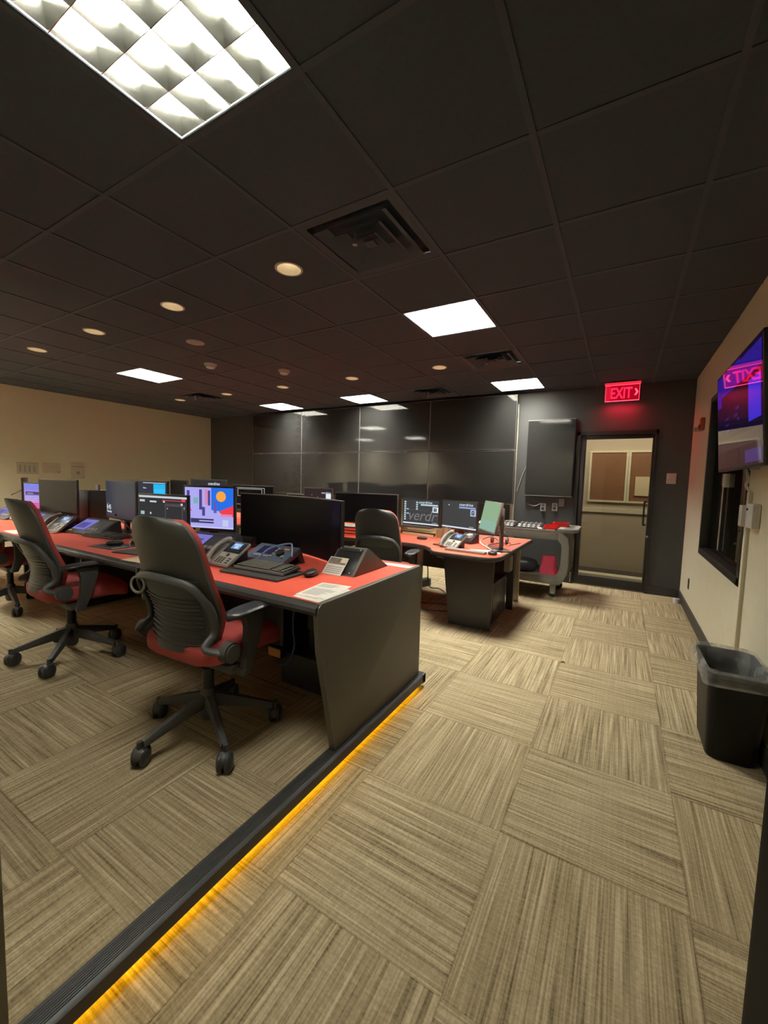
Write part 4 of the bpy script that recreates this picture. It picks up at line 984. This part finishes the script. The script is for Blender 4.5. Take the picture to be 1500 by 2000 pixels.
# ------------------------------------------------------------------ utility cart by the back wall
t = thing('utility_cart', 'grey two-shelf utility cart parked left of exit door', 'cart', (0, 0, 0))
MB().box(-1.72, -.63, 5.16, 5.78, .70, .79, .012).build('top_shelf', 'cartgrey', t)
b = MB(); b.box(-1.72, -.63, 5.16, 5.185, .79, .812); b.box(-1.72, -.63, 5.755, 5.78, .79, .812); b.box(-1.72, -1.70, 5.16, 5.78, .79, .812)
b.build('shelf_rim', 'cartgrey', t)
MB().box(-1.72, -.63, 5.16, 5.78, .165, .245, .012).build('bottom_shelf', 'cartgrey', t)
MB().box(-1.72, -.63, 5.16, 5.18, .245, .27).box(-1.72, -.63, 5.76, 5.78, .245, .27).build('shelf_rim', 'cartgrey', t)
for y in (5.17, 5.70):
    MB().prism([(-.64, .175), (-.60, .165), (-.56, .19), (-.51, .30), (-.50, .40), (-.50, .62), (-.52, .73), (-.60, .80), (-.66, .80), (-.66, .715), (-.62, .70), (-.585, .66), (-.58, .60), (-.58, .40), (-.60, .32), (-.64, .255)], 'y', y, y + .07, .006).build('upright', 'cartgrey', t)
    MB().box(-1.72, -1.64, y, y + .07, .245, .70, .01).build('upright', 'cartgrey', t)
b = MB(); b.prism([(-.64, 5.16), (-.46, 5.18), (-.42, 5.24), (-.42, 5.70), (-.46, 5.76), (-.64, 5.78)], 'z', .79, .84, .012)
b.build('handle', 'cartgrey', t)
b = MB()
for y in (5.25, 5.43, 5.61): b.box(-.57, -.48, y - .05, y + .05, .8395, .842, .0008)
b.build('handle_recess', 'shell', t)
for x, y in ((-.66, 5.24), (-.66, 5.70), (-1.66, 5.24), (-1.66, 5.70)):
    w = MB().cyl((x, y - .018, .055), (x, y + .018, .055), .055, seg=24).build('caster', 'shell', t)
    MB().box(x - .03, x + .03, y - .028, y - .022, .04, .165).box(x - .03, x + .03, y + .022, y + .028, .04, .165).build('fork', 'dial', w)
    MB().cyl((x, y - .03, .055), (x, y + .03, .055), .014, seg=12).build('axle', 'steel', w)
def mixer(lbl, x0, x1, n, z=.79):
    t = thing('audio_mixer', lbl, 'audio mixer', ((x0 + x1) / 2, 5.2, z), 0, 'audio mixers on the cart'); w = (x1 - x0) / 2
    MB().prism([(0, 0), (0, .035), (.30, .075), (.33, .06), (.33, 0)], 'x', -w, w, .004).build('case', 'shell', t)
    m = Matrix.Translation((0, 0, .036)) @ Matrix.Rotation(math.atan2(.04, .30), 4, 'X'); 
    for k in range(n):
        x = -w + (k + .5) * 2 * w / n
        MB().box(x - .012, x + .012, .02, .10, 0, .004).box(x - .016, x + .016, .05, .075, .004, .022, .003).build('fader', 'white', t, mtx=m)
        for q in range(3): MB().cyl((x, .14 + q * .042, 0), (x, .14 + q * .042, .018), .011, seg=10).build('knob', 'dial', t, mtx=m)
mixer('audio mixer with white faders on cart beside the red bins', -1.12, -.84, 5); mixer('wider audio mixer at the left end of the cart', -1.62, -1.16, 9)
t = thing('parts_bin', 'red plastic bin in front on the cart top', 'bin', (-.725, 5.28, .79))
b = MB(); b.box(-.07, .07, -.09, .09, 0, .006); b.box(-.07, -.064, -.09, .09, 0, .075); b.box(.064, .07, -.09, .09, 0, .075); b.box(-.07, .07, -.09, -.084, 0, .055); b.box(-.07, .07, .084, .09, 0, .075)
b.build('bin', 'red', t); MB().box(-.05, .05, -.092, -.0895, .01, .03).build('label_slot', 'paper', t)
t = thing('parts_bin', 'red plastic bin set behind the front red bin', 'bin', (-.65, 5.47, .79))
b = MB(); b.box(-.08, .10, -.08, .09, 0, .006); b.box(-.08, -.074, -.08, .09, 0, .10); b.box(.094, .10, -.08, .09, 0, .10); b.box(-.08, .10, -.08, -.074, 0, .10); b.box(-.08, .10, .084, .09, 0, .10)
b.build('bin', 'red', t)
tag(MB().sell((-.845, 5.22, .812), (.03, .025, .022), .8, .8).build('tape_ball', 'paper'), 'small crumpled white paper beside the red bins', 'paper ball')
t = thing('cloth_bag', 'crimson cloth bag standing on the cart bottom shelf', 'bag', (-.745, 5.40, .245))
b = MB(); b.loft([wob(rrect(.10 - .004 * k, .07 - .008 * k, .03, k * .045, 4), .02, 5 + k * .4, .02) for k in range(6)]); b.build('bag', 'pink', t, sharp=25)
t = thing('equipment_bag', 'black equipment bag lying on the cart bottom shelf', 'bag', (-1.16, 5.42, .245))
MB().sell((0, 0, .08), (.28, .14, .08), .5, .6).build('bag', 'black', t)
MB().tube([(-.1, -.10, .12), (0, -.12, .19), (.1, -.10, .12)], .01).build('strap', 'keybed', t)
MB().box(-.02, .02, -.165, -.14, .02, .06).build('buckle', 'steel', t)
# ------------------------------------------------------------------ swivel task chairs (facing +y in their own frame)
def chair(lbl, loc, rz, base_phase):
    t = thing('swivel_chair', lbl, 'chair', loc, rz, 'red upholstered swivel chairs with charcoal backs')
    # five star base with casters
    hub = MB().lathe([(.001, .075), (.028, .075), (.036, .09), (.040, .13), (.036, .215), (.028, .23), (.001, .23)]).build('base_hub', 'chair', t)
    for k in range(5):
        a = base_phase + k * 2 * PI / 5; mt = Matrix.Rotation(a, 4, 'Z')
        b = MB()
        rings = []
        for s in [i / 10 for i in range(11)]:
            r = .02 + .285 * s; zt = .205 - .095 * s ** 1.1; hh = .066 - .036 * s; w = .026 - .008 * s
            rings.append([(r, -w * .6, zt), (r, w * .6, zt), (r, w, zt - hh * .45), (r, w * .7, zt - hh), (r, -w * .7, zt - hh), (r, -w, zt - hh * .45)])
        b.loft(rings)
        lg = b.build('base_leg', 'chair', t, mtx=mt, sharp=50)
        cm = mt @ Matrix.Translation((.318, 0, 0)) @ Matrix.Rotation(.7 + k * 1.9, 4, 'Z')
        c = MB()
        for s in (-1, 1): c.sell((-.012, s * .016, .041), (.041, .020, .041), .8, 1.0, 20, None)
        c.build('caster', 'arm', lg, mtx=cm)
        MB().cyl((0, 0, .045), (0, 0, .112), .011, seg=12).sell((-.008, 0, .052), (.038, .033, .032), .9, .9, 16).build('caster_stem', 'chair', lg, mtx=cm)
    MB().cyl((0, 0, .20), (0, 0, .33), .027).cyl((0, 0, .32), (0, 0, .44), .019).build('gas_column', 'satin', t)
    MB().box(-.11, .11, -.15, .13, .405, .46, .02).box(-.26, .26, -.09, -.03, .385, .425, .014).build('tilt_mechanism', 'chair', t)
    # seat
    MB().sell((0, .05, .44), (.19, .19, .03), .5, .42, 40).build('seat_pan', 'chair', t)
    b = MB().sell((0, .05, .488), (.25, .25, .065), .5, .42, 44)
    for v in b.bm.verts:
        if v.co.y > .12: v.co.z -= (v.co.y - .12) ** 2 * 1.6
        if v.co.z > .52: v.co.z -= .008 * math.cos(v.co.x / .25 * PI / 2)
    b.build('seat', 'redcloth', t)
    # back: profile curve
    zb, zt = .495, 1.085
    def prof(v):
        y = -.205 - .02 * math.sin(v * PI * 1.2) * 0 + (.035 * math.exp(-((v - .22) / .2) ** 2)) - .165 * max(0, v - .25) ** 1.35
        return y, zb + (zt - zb) * v
    def half(v):
        w = .192 + .035 * math.sin(min(1, v / .45) * PI / 2) - .022 * max(0, v - .45) / .55
        if v > .80: tt = min(1, (v - .80) / .20); w = w - .10 * (1 - math.sqrt(max(0, 1 - tt * tt)))
        return w
    def surf(off, k=1.0, vmax=1.0, curve=.055):
        def f(u, v):
            v = v * vmax; y, z = prof(v); s = 2 * u - 1; x = s * half(v) * k
            return (x, y + off + curve * s * s, z + 0.010 * (1 - s * s) * max(0, (v - .86) / .14))
        return f
    MB().sheet(surf(0), 18, 40, -.012, (0, 1, 0)).build('back_shell', 'chair', t, sharp=50)
    MB().sheet(surf(.036, .985, .992), 18, 40, .024, (0, 1, 0)).build('backrest', 'redcloth', t, sharp=70)
    # lower frame arch with ribs
    def bp(x, v, o=-.03):
        y, z = prof(v); s = x / max(half(v), .01); return (x, y + o + .055 * s * s, z)
    pts = [(-.30, -.125, .515), (-.262, -.165, .522), (-.225, -.20, .545), bp(-.216, .16), bp(-.220, .30), bp(-.208, .42), bp(-.17, .525), bp(-.09, .565), bp(0, .575), bp(.09, .565), bp(.17, .525), bp(.208, .42), bp(.220, .30), bp(.216, .16), (.225, -.20, .545), (.262, -.165, .522), (.30, -.125, .515)]
    MB().tube(pts, .0175, seg=10, smooth=5, flat=.7).build('back_frame', 'chair', t)
    MB().sheet(surf(-.016, .86, .56), 14, 20, -.006).build('lumbar_panel', 'chair', t)
    b = MB()
    for k in range(11):
        v = .06 + k * .034; P = [bp(-.17 + .034 * i, v, -.021) for i in range(11)]
        b.tube(P, .0042, seg=6, smooth=0)
    b.build('lumbar_ribs', 'chair', t)
    for s in (-1, 1):
        MB().cyl((s * .265, -.125, .515), (s * .305, -.125, .515), .045, seg=24).cyl((s * .302, -.125, .515), (s * .314, -.125, .515), .036, seg=24).build('pivot_knob', 'chair', t)
        ar = MB().prism([(-.07, .385), (-.02, .385), (.03, .50), (.045, .60), (.07, .66), (-.06, .66), (-.03, .60), (-.04, .50)], 'x', s * .29 - .017, s * .29 + .017, .008).build('arm_post', 'chair', t)
        MB().box(min(s * .20, s * .30), max(s * .20, s * .30), -.065, -.02, .388, .42, .006).build('arm_bracket', 'chair', t)
        b = MB(); rings = []
        for i in range(15):
            q = i / 14; yy = -.14 + .30 * q; w = .046 * (1 - abs(2 * q - 1) ** 5) ** .5 + .006; zz = .682 - .012 * (abs(2 * q - 1) ** 2.2)
            rings.append([(s * .29 + w * math.cos(a) , yy, zz + .017 * math.sin(a) * (1 if math.sin(a) < 0 else .8)) for a in [2 * PI * k / 16 for k in range(16)]])
        b.loft(rings).build('armrest_pad', 'arm', t, sharp=60)
    return t
c1 = chair('swivel chair nearest the viewer, before the black desk end panel', (-1.70, 1.24, DZ), math.radians(3), math.radians(-96 - 3))
random.seed(1)
def turn_base(r, d):
    for ch in r.children:
        if ch.name.startswith('base_'): ch.rotation_euler.z = math.radians(d)
c0 = dup(c1, (-3.22, 1.28, DZ), math.radians(-4), 'second swivel chair from the near desk end, seen side-on')
cl = dup(c1, (-4.80, 1.44, DZ), math.radians(-2), 'swivel chair cut off by the left edge of the photo')
c2 = dup(c1, (-1.98, 3.40, 0), math.radians(10), 'swivel chair at the far desk, seen from behind')
turn_base(c0, -12); turn_base(cl, 20); turn_base(c2, 44)
# keys hanging from the near chair
t = thing('key_ring', 'grey ring hanging at the left of the near chair back', 'key ring', (-1.835, .985, .86))
MB().tube([(.03 * math.cos(a), .012 * math.cos(a), .036 * math.sin(a)) for a in [2 * PI * k / 16 for k in range(17)]], .006, smooth=2).build('ring', 'dial', t)
MB().box(-.008, .008, -.004, .004, .03, .075, .002).build('clip', 'satin', t)

# ------------------------------------------------------------------ amber strip under the nosing
tag(MB().box(-1.100, -1.091, YF + .02, 2.34, .022, .034).build('light_strip', 'amber'), 'amber glowing light strip under the dais edge', 'light strip')

# ------------------------------------------------------------------ corridor lamp, world, camera
def area(name, loc, rot, sx, sy, e, col):
    l = bpy.data.lights.new(name, 'AREA'); l.shape = 'RECTANGLE'; l.size = sx; l.size_y = sy; l.energy = e; l.color = col
    o = bpy.data.objects.new(name, l); COL.objects.link(o); o.location = loc; o.rotation_euler = rot
    return o
area('corridor_lamp', (-.1, 6.85, 2.48), (0, 0, 0), 2.6, .5, 38, (1, .90, .74))
area('exit_sign_lamp', (-.083, 5.985, 2.405), (math.radians(12), 0, 0), .34, .03, 3.2, (1, .02, .06))
w = bpy.data.worlds.new('world'); SC.world = w; w.use_nodes = True
w.node_tree.nodes['Background'].inputs[0].default_value = (0, 0, 0, 1); w.node_tree.nodes['Background'].inputs[1].default_value = 0

cam = bpy.data.cameras.new('camera'); co = bpy.data.objects.new('camera', cam); COL.objects.link(co)
Rm = Matrix(((0.86186978, -0.06229922, 0.50328847), (0.50640461, 0.05267757, -0.86068545), (0.02710802, 0.99666638, 0.07694982)))
co.matrix_world = Matrix.Translation((0, 0, 1.3501)) @ Rm.to_4x4()
cam.sensor_fit = 'VERTICAL'; cam.sensor_height = 24.0; cam.sensor_width = 18.0
cam.lens = 793.707 / 2000 * 24.0; cam.clip_start = .02; cam.clip_end = 60
SC.camera = co
SC.view_settings.view_transform = 'Standard'; SC.view_settings.look = 'None'
SC.view_settings.exposure = 0.0; SC.view_settings.gamma = 1.0; SC.view_settings.use_curve_mapping = False
SC.cycles.max_bounces = 10; SC.cycles.diffuse_bounces = 6; SC.cycles.transparent_max_bounces = 12
SC.cycles.sample_clamp_indirect = 6.0; SC.cycles.caustics_reflective = False; SC.cycles.caustics_refractive = False
SC.cycles.use_denoising = True
